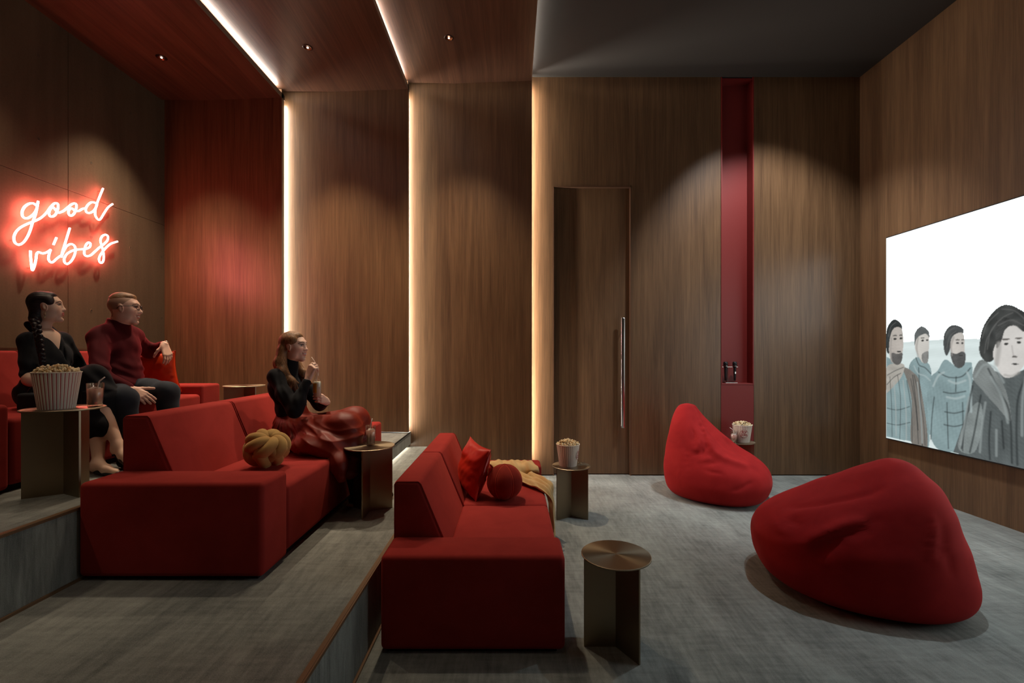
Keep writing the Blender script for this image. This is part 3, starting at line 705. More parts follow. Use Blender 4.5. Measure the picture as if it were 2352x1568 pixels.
# ------------------------------------------------------------------ drinks
def drink(x, y, z, label, straw_pts, slabel, r=0.037, h=0.125, lvl=0.085):
    root = empty('drinking_glass', (x, y, z))
    mk('tumbler', *lathe([(0, 0), (r*0.84, 0), (r, h), (r-0.0025, h), (r*0.84-0.0025, 0.010), (0, 0.010)], (x, y, z), 40), M['glass'], root, smooth=True)
    mk('drink', *lathe([(0, 0.011), (r*0.84-0.0032, 0.011), (r*0.94-0.0032, lvl), (0, lvl)], (x, y, z), 36), M['drink'], root, smooth=True)
    for k in range(4):
        a = k*1.7; bx = rbox(-0.011, 0.011, -0.011, 0.011, -0.011, 0.011, 0.003, 2)
        R3 = np.array(Matrix.Rotation(a, 3, Vector((1, 0.7, 0.3)).normalized()))
        mk('ice_cube', bx[0] @ R3.T + np.array([x+0.014*math.cos(a*1.3), y+0.014*math.sin(a*1.3), z+lvl-0.004-(0.02 if k > 2 else 0)]), bx[1], M['ice'], root, smooth=True)
    tag(root, label, 'glass', 'iced drinks')
    s = mk('drinking_straw', *tube(np.array(straw_pts), 0.0032, 8), M['straw'], smooth=True); tag(s, slabel, 'straw', 'drinking straws')
gx, gy, gz = -2.345, 2.56, T2Z+0.47
drink(gx, gy, gz, 'tall iced pink drink beside the largest popcorn bucket', [(gx-0.012, gy, gz+0.014), (gx+0.022, gy, gz+0.135), (gx+0.024, gy+0.001, gz+0.141), (gx+0.052, gy+0.002, gz+0.163)], 'bent pink straw in the drink beside the largest popcorn bucket', 0.040, 0.13, 0.10)
gx, gy, gz = -1.02, 3.285, T1Z+0.47
drink(gx, gy, gz, 'tall iced drink on the table beside the middle sofa', [(gx-0.012, gy, gz+0.014), (gx+0.0, gy, gz+0.15), (gx+0.003, gy, gz+0.157), (gx+0.012, gy, gz+0.19)], 'straw in the drink beside the middle sofa', 0.036, 0.14, 0.108)
gx, gy, gz = 2.555, 5.24, 0.47
drink(gx, gy, gz, 'iced drink half hidden behind the far bean bag', [(gx+0.012, gy, gz+0.014), (gx-0.012, gy, gz+0.14), (gx-0.015, gy, gz+0.147), (gx-0.048, gy, gz+0.17)], 'bent straw in the drink behind the far bean bag', 0.038, 0.13, 0.09)

# ------------------------------------------------------------------ bean bags
def bean(name, base, yaw, prof, depth, label, seed, folds, scale=1.0):
    """prof: rows (z, back, front) along the bag's own forward axis; depth: half width per row"""
    nu, nv = 120, 72
    zz = np.array([p[0] for p in prof]); bk = np.array([p[1] for p in prof]); fr = np.array([p[2] for p in prof]); dp = np.array(depth)
    tt = np.linspace(0, 1, len(prof)); t = np.linspace(0, 1, nv)
    def cs(y):
        sp_ = spline(np.c_[tt, y, 0*tt], 12); return np.interp(t, sp_[:, 0], sp_[:, 1])
    Z, B, Fr, Dp = cs(zz), cs(bk), cs(fr), cs(dp)
    V = []
    for i in range(nv):
        for j in range(nu):
            a = 2*math.pi*j/nu; ca, sa = math.cos(a), math.sin(a)
            e = 0.86
            x = (B[i]+Fr[i])/2 + (Fr[i]-B[i])/2*math.copysign(abs(ca)**e, ca); y = Dp[i]*math.copysign(abs(sa)**e, sa)
            V.append((x, y, Z[i]))
    V = np.array(V)
    Fc = [[i*nu+j, i*nu+(j+1) % nu, (i+1)*nu+(j+1) % nu, (i+1)*nu+j] for i in range(nv-1) for j in range(nu)]
    Fc.append(list(range(nu))[::-1]); Fc.append([(nv-1)*nu+j for j in range(nu)])
    # normals by grid
    G = V.reshape(nv, nu, 3); du = np.roll(G, -1, 1)-np.roll(G, 1, 1); dv = np.gradient(G, axis=0)
    N = np.cross(du, dv); N /= np.linalg.norm(N, axis=-1, keepdims=True)+1e-9
    D = 0.010*wob(G, 1.6, seed) + 0.004*wob(G, 4.0, seed+1)
    for (pts, w, amp) in folds:        # creases: soft ridges along lines on the surface, given as (angle, height)
        pp = spline(np.array([(a_, z_, 0.0) for a_, z_ in pts]), 8); ln = []
        for a_, z_, _ in pp:
            i = int(np.argmin(np.abs(Z-z_))); j = int(round((a_ % 360)/360*nu)) % nu; ln.append(G[i, j])
        ln = np.array(ln); tq = np.linspace(0.03, 0.97, len(ln))
        dd = np.linalg.norm(G[:, :, None, :]-ln[None, None], axis=-1); kmin = dd.argmin(-1); r = dd.min(-1)
        D += amp*np.exp(-(r/w)**2)*np.sin(math.pi*tq[kmin])**0.5
    fade = np.clip(Z/0.10, 0, 1)[:, None]
    G = G + N*(D*fade)[..., None]
    G[..., 2] = np.maximum(G[..., 2], 0.002)
    c, s = math.cos(yaw), math.sin(yaw); R = np.array([[c, -s, 0], [s, c, 0], [0, 0, 1]])
    V = (G.reshape(-1, 3)*scale) @ R.T + np.array(base)
    o = mk(name, V, Fc, M['bean'], smooth=True, origin=base); tag(o, label, 'bean bag', 'red bean bags'); return o
prof2 = [(0.0, -0.28, 0.34), (0.02, -0.40, 0.44), (0.07, -0.455, 0.50), (0.16, -0.485, 0.535), (0.25, -0.495, 0.535), (0.33, -0.49, 0.50), (0.41, -0.48, 0.41), (0.50, -0.47, 0.27), (0.60, -0.455, 0.13), (0.70, -0.435, 0.00), (0.80, -0.41, -0.10), (0.88, -0.38, -0.165), (0.93, -0.345, -0.20), (0.95, -0.29, -0.26)]
dep2 = 0.97*np.array([0.30, 0.40, 0.455, 0.475, 0.465, 0.445, 0.41, 0.37, 0.33, 0.285, 0.23, 0.165, 0.10, 0.03])
f2 = [([(-18, .88), (-42, .70), (-60, .53), (-46, .44), (-20, .40)], .032, .030), ([(-4, .80), (-18, .64), (-22, .52)], .075, -.055), ([(8, .62), (2, .46)], .12, -.045), ([(-30, .84), (-52, .66), (-66, .56)], .020, -.020), ([(12, .47), (-16, .42)], .022, .016), ([(-70, .70), (-84, .60)], .016, -.016), ([(-66, .62), (-88, .52)], .016, .014), ([(-64, .56), (-92, .47)], .014, -.016), ([(-66, .49), (-88, .43)], .014, .012), ([(-68, .44), (-84, .40)], .012, -.010), ([(-72, .33), (-86, .35)], .014, -.010), ([(-40, .28), (-66, .19)], .018, -.009), ([(-12, .86), (-30, .66), (-38, .54)], .018, .014), ([(-96, .6), (-108, .3)], .03, -.010)]
bean('bean_bag', (2.13, 4.80, 0.0), math.radians(-38), prof2, dep2, 'red suede bean bag beside the red niche at the back wall', 3, f2)
prof1 = [(0.0, -0.36, 0.30), (0.02, -0.47, 0.44), (0.07, -0.53, 0.54), (0.16, -0.545, 0.60), (0.25, -0.535, 0.62), (0.34, -0.515, 0.61), (0.42, -0.49, 0.55), (0.50, -0.465, 0.42), (0.58, -0.435, 0.26), (0.66, -0.40, 0.10), (0.73, -0.355, -0.02), (0.785, -0.30, -0.11), (0.815, -0.245, -0.165), (0.82, -0.215, -0.195)]
dep1 = [0.33, 0.43, 0.48, 0.50, 0.495, 0.48, 0.455, 0.425, 0.385, 0.335, 0.265, 0.17, 0.08, 0.02]
f1 = [([(14, .50), (34, .60), (52, .70)], .030, -.016), ([(30, .47), (44, .445)], .020, -.020), ([(28, .41), (42, .39)], .018, .012), ([(72, .56), (64, .45), (58, .36)], .032, .024), ([(80, .56), (72, .43), (64, .32)], .036, -.018), ([(112, .6), (116, .34)], .02, .010), ([(122, .55), (126, .3)], .025, -.010)]
bean('bean_bag', (2.225, 2.925, 0.0), math.radians(158), prof1, dep1, 'large red suede bean bag closest to the wall screen', 8, f1)

# ------------------------------------------------------------------ cushions
def pillow(name, c, size, thick, R, mat, label, seed, crease=0.010, group=None):
    n = 40; u = np.linspace(-1, 1, n); U, W = np.meshgrid(u, u, indexing='ij')
    edge = np.clip((1-np.abs(U)**2.6)*(1-np.abs(W)**2.6), 0, 1)
    T = thick/2*edge**0.55
    pin = 0.10
    X = U*size[0]/2*(1-pin*(1-W**2)*np.abs(U)**3); Zc = W*size[1]/2*(1-pin*(1-U**2)*np.abs(W)**3)
    G = np.stack([X, Zc, 0*X], -1)
    n1 = crease*wob(G, 7, seed)*edge**0.5 + crease*0.5*wob(G, 15, seed+5)*edge**0.5
    rad = np.arctan2(W, U); n1 += crease*0.6*np.sin(rad*14+3*wob(G, 4, seed+2))*np.clip(np.sqrt(U**2+W**2)-0.4, 0, 1)*edge**0.3
    A = np.stack([X, T+n1, Zc], -1).reshape(-1, 3); Bk = np.stack([X, -T+n1*0.6, Zc], -1).reshape(-1, 3)
    idx = lambda i, j: i*n+j
    Fa = [[idx(i, j), idx(i, j+1), idx(i+1, j+1), idx(i+1, j)] for i in range(n-1) for j in range(n-1)]
    Fb = [[a+n*n for a in f[::-1]] for f in Fa]
    V = np.vstack([A, Bk]); Fc = Fa+Fb
    rim = [idx(i, 0) for i in range(n)] + [idx(n-1, j) for j in range(1, n)] + [idx(i, n-1) for i in range(n-2, -1, -1)] + [idx(0, j) for j in range(n-2, 0, -1)]
    for k in range(len(rim)):
        a, b2 = rim[k], rim[(k+1) % len(rim)]; Fc.append([a, b2, b2+n*n, a+n*n])
    V = V @ np.array(R).T + np.array(c)
    o = mk(name, V, Fc, mat, smooth=True); tag(o, label, 'cushion', group)
    pts = (np.stack([X, 0*X+n1*0.8, Zc], -1).reshape(-1, 3)[rim]) @ np.array(R).T + np.array(c)
    mk('piping', *tube(pts, 0.003, 6, True), mat, o, smooth=True); return o
def rot(rx, ry, rz): return np.array((Matrix.Rotation(math.radians(rz), 3, 'Z') @ Matrix.Rotation(math.radians(ry), 3, 'Y') @ Matrix.Rotation(math.radians(rx), 3, 'X')))
pillow('cushion', (-0.300, 3.50, 0.612), (0.365, 0.395), 0.16, rot(-15, 6, 90-150), M['satin'], 'crumpled red satin square cushion leaning on the lowest sofa', 4, 0.012, 'square cushions')
pillow('cushion', (-3.10, 3.93, T2Z+0.405+0.185), (0.36, 0.37), 0.14, rot(8, -6, 30), M['orange'], 'burnt red square cushion under the hand of the man in the turtleneck', 11, 0.008, 'square cushions')

M['rust_pipe'] = fabric('rust_piping', lin(168, 58, 42), lin(176, 66, 50), 0.5)
# ball cushion with seams
bc = np.array([-0.055, 3.39, 0.408]); br = 0.135
V, Fc = [], []; nu, nv = 96, 40
for i in range(nv+1):
    th = math.pi*i/nv
    for j in range(nu):
        ph = 2*math.pi*j/nu; seam = abs(math.sin(ph*3))**0.5
        r = br*(0.945+0.055*seam)*(1+0.006*math.sin(ph*40)*math.sin(th)); zz = r*math.cos(th)*0.97
        V.append((bc[0]+r*math.sin(th)*math.cos(ph), bc[1]+r*math.sin(th)*math.sin(ph), max(bc[2]+br*0.955+zz, bc[2]+0.002)))
for i in range(nv):
    for j in range(nu): Fc.append([i*nu+j, (i+1)*nu+j, (i+1)*nu+(j+1) % nu, i*nu+(j+1) % nu])
ball = mk('ball_cushion', V, Fc, M['rust'], smooth=True)
for k in range(6):
    ph = math.pi/3*k; th = np.linspace(0.05, 2.6, 26); r = br*0.958
    mk('seam_piping', *tube(np.c_[bc[0]+r*np.sin(th)*math.cos(ph), bc[1]+r*np.sin(th)*math.sin(ph), bc[2]+br*0.955+r*np.cos(th)*0.97], 0.0036, 6), M['rust_pipe'], ball, smooth=True)
tag(ball, 'round rust red velvet ball cushion on the lowest sofa', 'cushion')

# knot cushion
kc = np.array([-1.555, 2.885, T1Z+0.412]); t = np.linspace(0, 2*math.pi, 420, endpoint=False)
p_, q_ = 4, 7
lat = 1.12*np.sin(q_*t); th = p_*t
rr = 0.096 + 0.018*np.sin(2*q_*t)
kx = rr*np.cos(lat)*np.cos(th); ky = rr*np.cos(lat)*np.sin(th); kz = rr*np.sin(lat)*0.80
K = np.c_[kx, ky, kz] @ rot(20, 14, 25).T
r0 = 0.037
V, Fc = tube(K, r0, 14, True); V[:, 2] = V[:, 2]*0.92
V = V + kc - np.array([0, 0, V[:, 2].min()])
V[:, 2] = np.maximum(V[:, 2], kc[2])
kn = mk('knot_cushion', V, Fc, M['mustard'], smooth=True)
V2, F2 = lathe([(0, -0.05), (0.04, -0.045), (0.065, 0), (0.04, 0.045), (0, 0.05)], (kc[0], kc[1], kc[2]+0.10), 20)
mk('core', V2, F2, M['mustard'], kn, smooth=True)
tag(kn, 'mustard velvet knotted ball cushion on the middle sofa', 'cushion')

# throw blanket over the far end of the lowest sofa
path = [(-0.02, 4.20, 0.492), (0.00, 4.08, 0.497), (0.03, 4.03, 0.485), (0.055, 3.995, 0.44), (0.08, 3.96, 0.425), (0.13, 3.86, 0.424), (0.19, 3.76, 0.424), (0.235, 3.68, 0.422), (0.268, 3.62, 0.405), (0.283, 3.585, 0.36), (0.288, 3.56, 0.26), (0.29, 3.55, 0.15), (0.292, 3.545, 0.06)]
wid = [0.20, 0.20, 0.20, 0.19, 0.17, 0.13, 0.115, 0.105, 0.10, 0.10, 0.10, 0.095, 0.09]
path = spline(np.array(path), 6); wid = np.interp(np.linspace(0, 1, len(path)), np.linspace(0, 1, 13), wid); nw = 44
V = []
sdir = np.gradient(path, axis=0); sdir /= np.linalg.norm(sdir, axis=1)[:, None]
for i, p in enumerate(path):
    f = i/(len(path)-1)
    w = np.array([1, 0, 0]) if f < 0.28 else None
    a = np.clip((f-0.22)/0.2, 0, 1); w = (1-a)*np.array([1.0, 0, 0]) + a*np.array([0.45, 0.9, 0.0])
    b2 = np.clip((f-0.62)/0.15, 0, 1); w = (1-b2)*w + b2*np.array([0.0, 1.0, 0.0]); w /= np.linalg.norm(w)
    nrm = np.cross(sdir[i], w); nrm /= np.linalg.norm(nrm)
    if nrm[2] < -0.2 or (abs(nrm[2]) <= 0.2 and nrm[0]+0.3*-nrm[1] < 0): nrm = -nrm
    for j in range(nw):
        s = -1+2*j/(nw-1)
        fold = (0.5+0.5*math.sin(s*9.5+1.4*math.sin(f*6)+0.6))*0.032*(0.25+0.75*np.clip(f*3, 0, 1)) + 0.004*math.sin(s*21+f*9)
        V.append(p + w*wid[i]*s*(1-0.12*max(0, f-0.6)) + nrm*(0.008+fold+0.006*math.sin(s*5+f*23)*math.sin(f*17+s*3)))
V = np.array(V); Fc = [[i*nw+j, i*nw+j+1, (i+1)*nw+j+1, (i+1)*nw+j] for i in range(len(path)-1) for j in range(nw-1)]
bl = mk('throw_blanket', V, Fc, M['throw'], smooth=True)
md = bl.modifiers.new('thickness', 'SOLIDIFY'); md.thickness = 0.006; md.offset = 0
rr_ = np.random.default_rng(2); fr = []
for j in range(0, nw, 1):
    p = V[(len(path)-1)*nw+j]; fr.append(tube([p, p+[rr_.normal()*0.003, rr_.normal()*0.003, -0.02], p+[rr_.normal()*0.006, rr_.normal()*0.006, -0.045]], 0.0018, 4))
fo = mk('fringe', *join(*fr), M['throw'], bl); fo['kind'] = 'stuff'
tag(bl, 'beige wool throw draped over the far arm and seat of the lowest sofa', 'blanket')

# ------------------------------------------------------------------ smooth body modelling (distance fields -> surface nets)
class Field:
    def __init__(s, h, k=0.02): s.h, s.k, s.ops = h, k, []
    def cap(s, a, b, ra, rb=None, k=None, sub=False):
        a, b = np.array(a, float), np.array(b, float); rb = ra if rb is None else rb
        lo, hi = np.minimum(a-ra, b-rb), np.maximum(a+ra, b+rb); ba = b-a; L = ba@ba+1e-12
        def f(Pt):
            t = np.clip(((Pt-a)@ba)/L, 0, 1); return np.linalg.norm(Pt-a-t[..., None]*ba, axis=-1)-(ra+(rb-ra)*t)
        s.ops.append((f, lo, hi, s.k if k is None else k, sub)); return s
    def chain(s, pts, rs, k=None):
        for i in range(len(pts)-1): s.cap(pts[i], pts[i+1], rs[i], rs[i+1], k)
        return s
    def ell(s, c, r, R=None, k=None, sub=False):
        c, r = np.array(c, float), np.array(r, float); R = np.eye(3) if R is None else np.asarray(R)
        m = r.max(); lo, hi = c-m, c+m
        def f(Pt):
            q = (Pt-c) @ R; k0 = np.linalg.norm(q/r, axis=-1); k1 = np.linalg.norm(q/(r*r), axis=-1)+1e-9
            return k0*(k0-1)/k1
        s.ops.append((f, lo, hi, s.k if k is None else k, sub)); return s
    def mesh(s, post=None, clip=None):
        pos = [o for o in s.ops if not o[4]]
        lo = np.min([o[1] for o in pos], 0)-3*s.h-0.02; hi = np.max([o[2] for o in pos], 0)+3*s.h+0.02
        n = np.ceil((hi-lo)/s.h).astype(int)+1
        ax = [lo[i]+s.h*np.arange(n[i]) for i in range(3)]
        D = np.full(tuple(n), 0.3, np.float32)
        for f, l, u, k, sub in s.ops:
            m = 0.012+k+2*s.h
            i0 = np.clip(np.floor((l-m-lo)/s.h).astype(int), 0, n-1); i1 = np.clip(np.ceil((u+m-lo)/s.h).astype(int)+1, 0, n)
            if np.any(i1 <= i0): continue
            Pt = np.stack(np.meshgrid(*[ax[d][i0[d]:i1[d]] for d in range(3)], indexing='ij'), -1)
            d = f(Pt); sl = tuple(slice(i0[j], i1[j]) for j in range(3)); A = D[sl]
            if sub: d = -d; hh = np.maximum(k-np.abs(A-d), 0)/max(k, 1e-6); D[sl] = np.maximum(A, d)+hh*hh*k/4
            else: hh = np.maximum(k-np.abs(A-d), 0)/max(k, 1e-6); D[sl] = np.minimum(A, d)-hh*hh*k/4
        if post is not None or clip is not None:
            near = np.abs(D) < 0.05
            idx = np.nonzero(near); Pt = np.stack([ax[j][idx[j]] for j in range(3)], -1)
            if post is not None: D[idx] = D[idx] + post(Pt)
        if clip is not None:
            for (c, nn) in clip:         # keep the side nn points away from
                c, nn = np.array(c, float), np.array(nn, float)
                Q = (ax[0][:, None, None]-c[0])*nn[0]+(ax[1][None, :, None]-c[1])*nn[1]+(ax[2][None, None, :]-c[2])*nn[2]
                D = np.maximum(D, Q.astype(np.float32))
        return nets(D, lo, s.h)
def nets(D, lo, h):
    S = D < 0; n = S.shape
    cnt = np.zeros((n[0]-1, n[1]-1, n[2]-1), np.uint8)
    off = [(a, b, c) for a in (0, 1) for b in (0, 1) for c in (0, 1)]
    sh = lambda A, o: A[o[0]:n[0]-1+o[0], o[1]:n[1]-1+o[1], o[2]:n[2]-1+o[2]]
    for o in off: cnt += sh(S, o)
    act = (cnt > 0) & (cnt < 8); ii = np.stack(np.nonzero(act), -1); N = len(ii)
    vid = -np.ones(act.shape, np.int64); vid[act] = np.arange(N)
    val = np.stack([D[ii[:, 0]+o[0], ii[:, 1]+o[1], ii[:, 2]+o[2]] for o in off], -1)
    acc = np.zeros((N, 3)); c = np.zeros(N)
    for a in range(8):
        for b in range(a+1, 8):
            oa, ob = np.array(off[a]), np.array(off[b])
            if np.abs(oa-ob).sum() != 1: continue
            va, vb = val[:, a], val[:, b]; cr = (va < 0) != (vb < 0)
            t = np.where(cr, va/np.where(cr, va-vb, 1), 0)
            acc += np.where(cr[:, None], oa+(ob-oa)*t[:, None], 0); c += cr
    V = lo + h*(ii+acc/c[:, None]); Fs = []
    for d in range(3):
        e = np.zeros(3, int); e[d] = 1; u, w = (d+1) % 3, (d+2) % 3
        A = S[:n[0]-e[0], :n[1]-e[1], :n[2]-e[2]]; B = S[e[0]:, e[1]:, e[2]:]
        q = np.stack(np.nonzero(A != B), -1)
        ok = (q[:, u] > 0) & (q[:, w] > 0) & (q[:, u] < n[u]-1) & (q[:, w] < n[w]-1); q = q[ok]
        U = np.zeros(3, int); U[u] = 1; Wv = np.zeros(3, int); Wv[w] = 1
        g = lambda p: vid[p[:, 0], p[:, 1], p[:, 2]]
        f = np.stack([g(q-U-Wv), g(q-Wv), g(q), g(q-U)], -1)
        fl = ~A[q[:, 0], q[:, 1], q[:, 2]]; f[fl] = f[fl][:, ::-1]; Fs.append(f)
    return V, np.vstack(Fs)
def jn(*ms):
    Vs, Fs, k = [], [], 0
    for V, Fc in ms: Vs.append(V); Fs.append(np.asarray(Fc)+k); k += len(V)
    return np.vstack(Vs), np.vstack(Fs)
class Frame:
    """local axes: x forward, y to the person's left, z up"""
    def __init__(s, o, yaw, pitch=0.0, roll=0.0, sc=1.0, dx=1.0):
        s.o = np.array(o, float); s.s = sc; s.d = np.array([dx, 1.0, 1.0])
        s.R = np.array(Matrix.Rotation(math.radians(yaw), 3, 'Z') @ Matrix.Rotation(math.radians(-pitch), 3, 'Y') @ Matrix.Rotation(math.radians(roll), 3, 'X'))
    def w(s, p): return s.o + (np.asarray(p, float)*s.s*s.d) @ s.R.T
    def inv(s, V): return ((V-s.o) @ s.R)/s.s/s.d

def head_field(fr, sex, neck_to, smile=0.0, h=0.0024):
    f = Field(h, 0.016); k = fr.s; w = fr.w
    E = lambda c, r, kk=0.016, sub=False, R=None: f.ell(w(c), np.array(r)*k*fr.d, fr.R if R is None else fr.R @ R, kk*k, sub)
    m = sex == 'm'
    E((-0.012, 0, 0.034), (0.100, 0.076, 0.082))
    E((0.022, 0, 0.012), (0.073, 0.068, 0.078), 0.03)
    E((0.030, 0, -0.046), (0.060, 0.054 if m else 0.050, 0.060), 0.03)
    E((0.072, 0, -0.096), (0.021, 0.024 if m else 0.018, 0.018), 0.03)
    for s in (-1, 1):
        E((0.010, s*0.047, -0.062), (0.040, 0.016, 0.030), 0.03)               # jaw
        E((0.056, s*0.038, -0.020+0.004*smile), (0.026, 0.022, 0.022), 0.03)   # cheek
        E((0.093, s*0.033, 0.014), (0.016, 0.017, 0.011), 0.012, True)          # eye socket
        E((0.074, s*0.032, 0.0135), (0.0135,)*3, 0.004)                        # eye
        E((0.081, s*0.032, 0.0200), (0.0085, 0.0160, 0.0035), 0.005)           # upper lid
        E((0.006, s*0.079, 0.000), (0.020, 0.008, 0.031), 0.008, False, np.array(Matrix.Rotation(s*0.35, 3, 'Z') @ Matrix.Rotation(-0.2, 3, 'Y')))
        E((0.012, s*0.088, 0.002), (0.010, 0.007, 0.017), 0.006, True)
        E((0.098, s*0.0125, -0.026), (0.011, 0.009, 0.008), 0.008)             # nostril wing
    E((0.083, 0, 0.036), (0.016, 0.044, 0.012), 0.02)                          # brow
    f.cap(w((0.090, 0, 0.020)), w((0.106 if not m else 0.110, 0, -0.020)), 0.0085*k, 0.0110*k, 0.016*k)
    E((0.107 if not m else 0.112, 0, -0.022), (0.010, 0.011, 0.009), 0.008)
    E((0.076, 0, -0.052), (0.022, 0.028, 0.024), 0.02)                         # mouth mound
    E((0.0945, 0, -0.0495), (0.0065, 0.021+0.004*smile, 0.0046), 0.006)
    E((0.0925, 0, -0.0620), (0.0070, 0.019+0.003*smile, 0.0052), 0.006)
    E((0.103, 0, -0.0555+0.001*smile), (0.009, 0.020+0.006*smile, 0.0014+0.0030*smile), 0.003, True)
    if smile:
        E((0.084, 0, -0.055), (0.009, 0.022, 0.006), 0.002)
        for s in (-1, 1): E((0.093, s*0.030, -0.048), (0.010, 0.004, 0.006), 0.008, True)
    E((0.094, 0, -0.077), (0.010, 0.020, 0.006), 0.012, True)
    nb = np.array(neck_to, float); r = (0.054 if m else 0.042)*k
    f.cap(w((-0.022, 0, -0.055)), nb, r, r*1.08, 0.03)
    return f
def head_colors(V, fr, skin, lip, brow, eye, teeth=False, blush=0.12, stubble=None):
    L = fr.inv(V); C = np.tile(np.array(skin[:3]), (len(V), 1)); x, y, z = L.T; ay = np.abs(y)
    def put(mask, c, a=1.0):
        a = (np.asarray(a)*np.ones(len(V)))[mask][:, None]; C[mask] = C[mask]*(1-a)+np.array(c[:3])*a
    put(np.ones(len(V), bool), (skin[0]*1.05, skin[1]*0.66, skin[2]*0.62), blush*2*np.exp(-(((ay-0.042)/0.02)**2+((z+0.024)/0.02)**2))*(x > 0.03))
    if stubble is not None: put((z < -0.03) & (x > 0.0), stubble, 0.25)
    put((x > 0.082) & (ay < 0.0255) & (np.abs(z+0.0555) < 0.0125-0.18*np.maximum(ay-0.008, 0)), lip, 0.85)
    if teeth: put((x > 0.076) & (ay < 0.0215) & (np.abs(z+0.0545) < 0.0044-0.07*ay), (0.80, 0.76, 0.70))
    else: put((x > 0.08) & (ay < 0.022) & (np.abs(z+0.0557) < 0.0013), (lip[0]*0.35, lip[1]*0.3, lip[2]*0.3))
    ex = np.sqrt((ay-0.032)**2*0.55+(z-0.0125)**2)
    put((x > 0.070) & (ex < 0.0076), (0.52, 0.49, 0.46))
    put((x > 0.070) & (np.sqrt((ay-0.031)**2+(z-0.0125)**2) < 0.0060), eye)
    put((x > 0.068) & (np.abs(z-0.0185-0.001*np.sin((ay-0.02)*130)) < 0.0024) & (np.abs(ay-0.032) < 0.0165), (0.02, 0.014, 0.012))
    bz = 0.0365-18*(ay-0.030)**2
    put((x > 0.055) & (ay > 0.012) & (ay < 0.056) & (np.abs(z-bz) < 0.0038), brow, 0.85)
    return C
def hand_field(fr, side, curls, thumb, h=0.0026, spread=1.0):
    """side +1: thumb on +y. curls: per finger (a1,a2,a3) bend in degrees towards -z"""
    f = Field(h, 0.008); k = fr.s; w = fr.w
    kn = [(0.088, 0.028), (0.093, 0.009), (0.088, -0.010), (0.080, -0.028)]; ln = [0.070, 0.078, 0.072, 0.056]
    f.cap(w((-0.012, 0, 0)), w((0.0, 0.0, 0)), 0.023*k, 0.022*k, 0.02)
    for i, (x, y) in enumerate(kn):
        y *= side; f.cap(w((0.004, y*0.55, 0)), w((x, y, 0)), 0.0165*k, 0.0115*k, 0.012)
        p = np.array([x, y, 0.0]); a = 0; L = ln[i]; dy = y*1.2*spread*0.4
        for s_, q in zip((0.45, 0.31, 0.24), curls[i]):
            a += q; d = np.array([math.cos(math.radians(a)), dy*(1 if a < 60 else 0.2), -math.sin(math.radians(a))]); d /= np.linalg.norm(d)
            p2 = p+d*L*s_; r0 = 0.0092 if s_ > 0.4 else (0.0084 if s_ > 0.3 else 0.0076)
            f.cap(w(p), w(p2), r0*k, (r0-0.0007)*k, 0.004); p = p2
    t = [np.array(q, float)*np.array([1, side, 1]) for q in thumb]
    f.cap(w((0.018, 0.018*side, -0.004)), w(t[0]), 0.017*k, 0.0125*k, 0.012)
    f.cap(w(t[0]), w(t[1]), 0.0112*k, 0.0098*k, 0.004); f.cap(w(t[1]), w(t[2]), 0.0098*k, 0.0082*k, 0.004)
    return f
def strands(V, fr, n=60, amp=0.22, seed=0, scale=90):
    L = fr.inv(V); return 1+amp*wob(np.c_[L[:, 0]*0.25, L[:, 1], L[:, 2]*0.3], scale/6, seed, 9)+amp*0.6*wob(np.c_[L[:, 0]*0.2, L[:, 1], L[:, 2]*0.2], scale/2.2, seed+3, 9)
def cl(c): return np.array(c[:3])
M['skin'] = vcol('skin', 0.5, 0.35, sss=0.12); M['hair'] = vcol('hair', 0.42, 0.4)
def hairm(name, scale, rz, lo=0.45, hi=1.5):
    m, nt, b = nmat(name); a = nt.nodes.new('ShaderNodeVertexColor'); a.layer_name = 'Col'
    g = nt.nodes.new('ShaderNodeNewGeometry'); r0 = nt.nodes.new('ShaderNodeVectorRotate'); r0.rotation_type = 'Z_AXIS'; r0.inputs['Angle'].default_value = math.radians(rz)
    mp = nt.nodes.new('ShaderNodeMapping'); mp.inputs['Scale'].default_value = scale
    nt.links.new(g.outputs['Position'], r0.inputs['Vector']); nt.links.new(r0.outputs[0], mp.inputs['Vector'])
    n1 = noise(nt, mp.outputs[0], 1, 3, 0.6, 0.3); c = ramp(nt, n1, [(0.32, (lo, lo, lo, 1)), (0.68, (hi, hi, hi, 1))])
    nt.links.new(mixc(nt, 'MULTIPLY', 1.0, a.outputs[0], c), b.inputs['Base Color']); setp(b, rough=0.5, spec=0.35); bump(nt, b, n1, 0.6, 0.004); return m
M['hair_b'] = hairm('hair_long', (170, 170, 9), 0); M['hair_a'] = hairm('hair_sleek', (10, 150, 150), -34); M['hair_m'] = hairm('hair_short', (28, 190, 190), -22)
M['cloth_v'] = vcol('clothing', 0.85, 0.15, sheen=0.25)
M['black_cloth'] = fabric('black_crepe', lin(20, 20, 23), lin(28, 28, 32), 0.25, lin(110, 112, 120))
M['sweater'] = fabric('burgundy_knit', lin(64, 10, 17), lin(76, 14, 22), 0.5, lin(190, 60, 70), fine=300, bmp=0.35)
M['denim'] = fabric('charcoal_denim', lin(38, 41, 48), lin(50, 54, 62), 0.25, lin(120, 126, 140))
M['rust_satin'] = fabric('rust_satin', lin(104, 24, 11), lin(120, 31, 15), 0.15, lin(220, 90, 50)); 
M['rust_satin'].node_tree.nodes['Principled BSDF'].inputs['Roughness'].default_value = 0.5
M['rust_satin'].node_tree.nodes['Principled BSDF'].inputs['Specular IOR Level'].default_value = 0.3
M['gold'] = plain('gold', lin(220, 190, 140), 0.25, 1.0)

def finish(root, name, mesh, mat, col=None): return mk(name, mesh[0], mesh[1], mat, root, smooth=True, col=col)

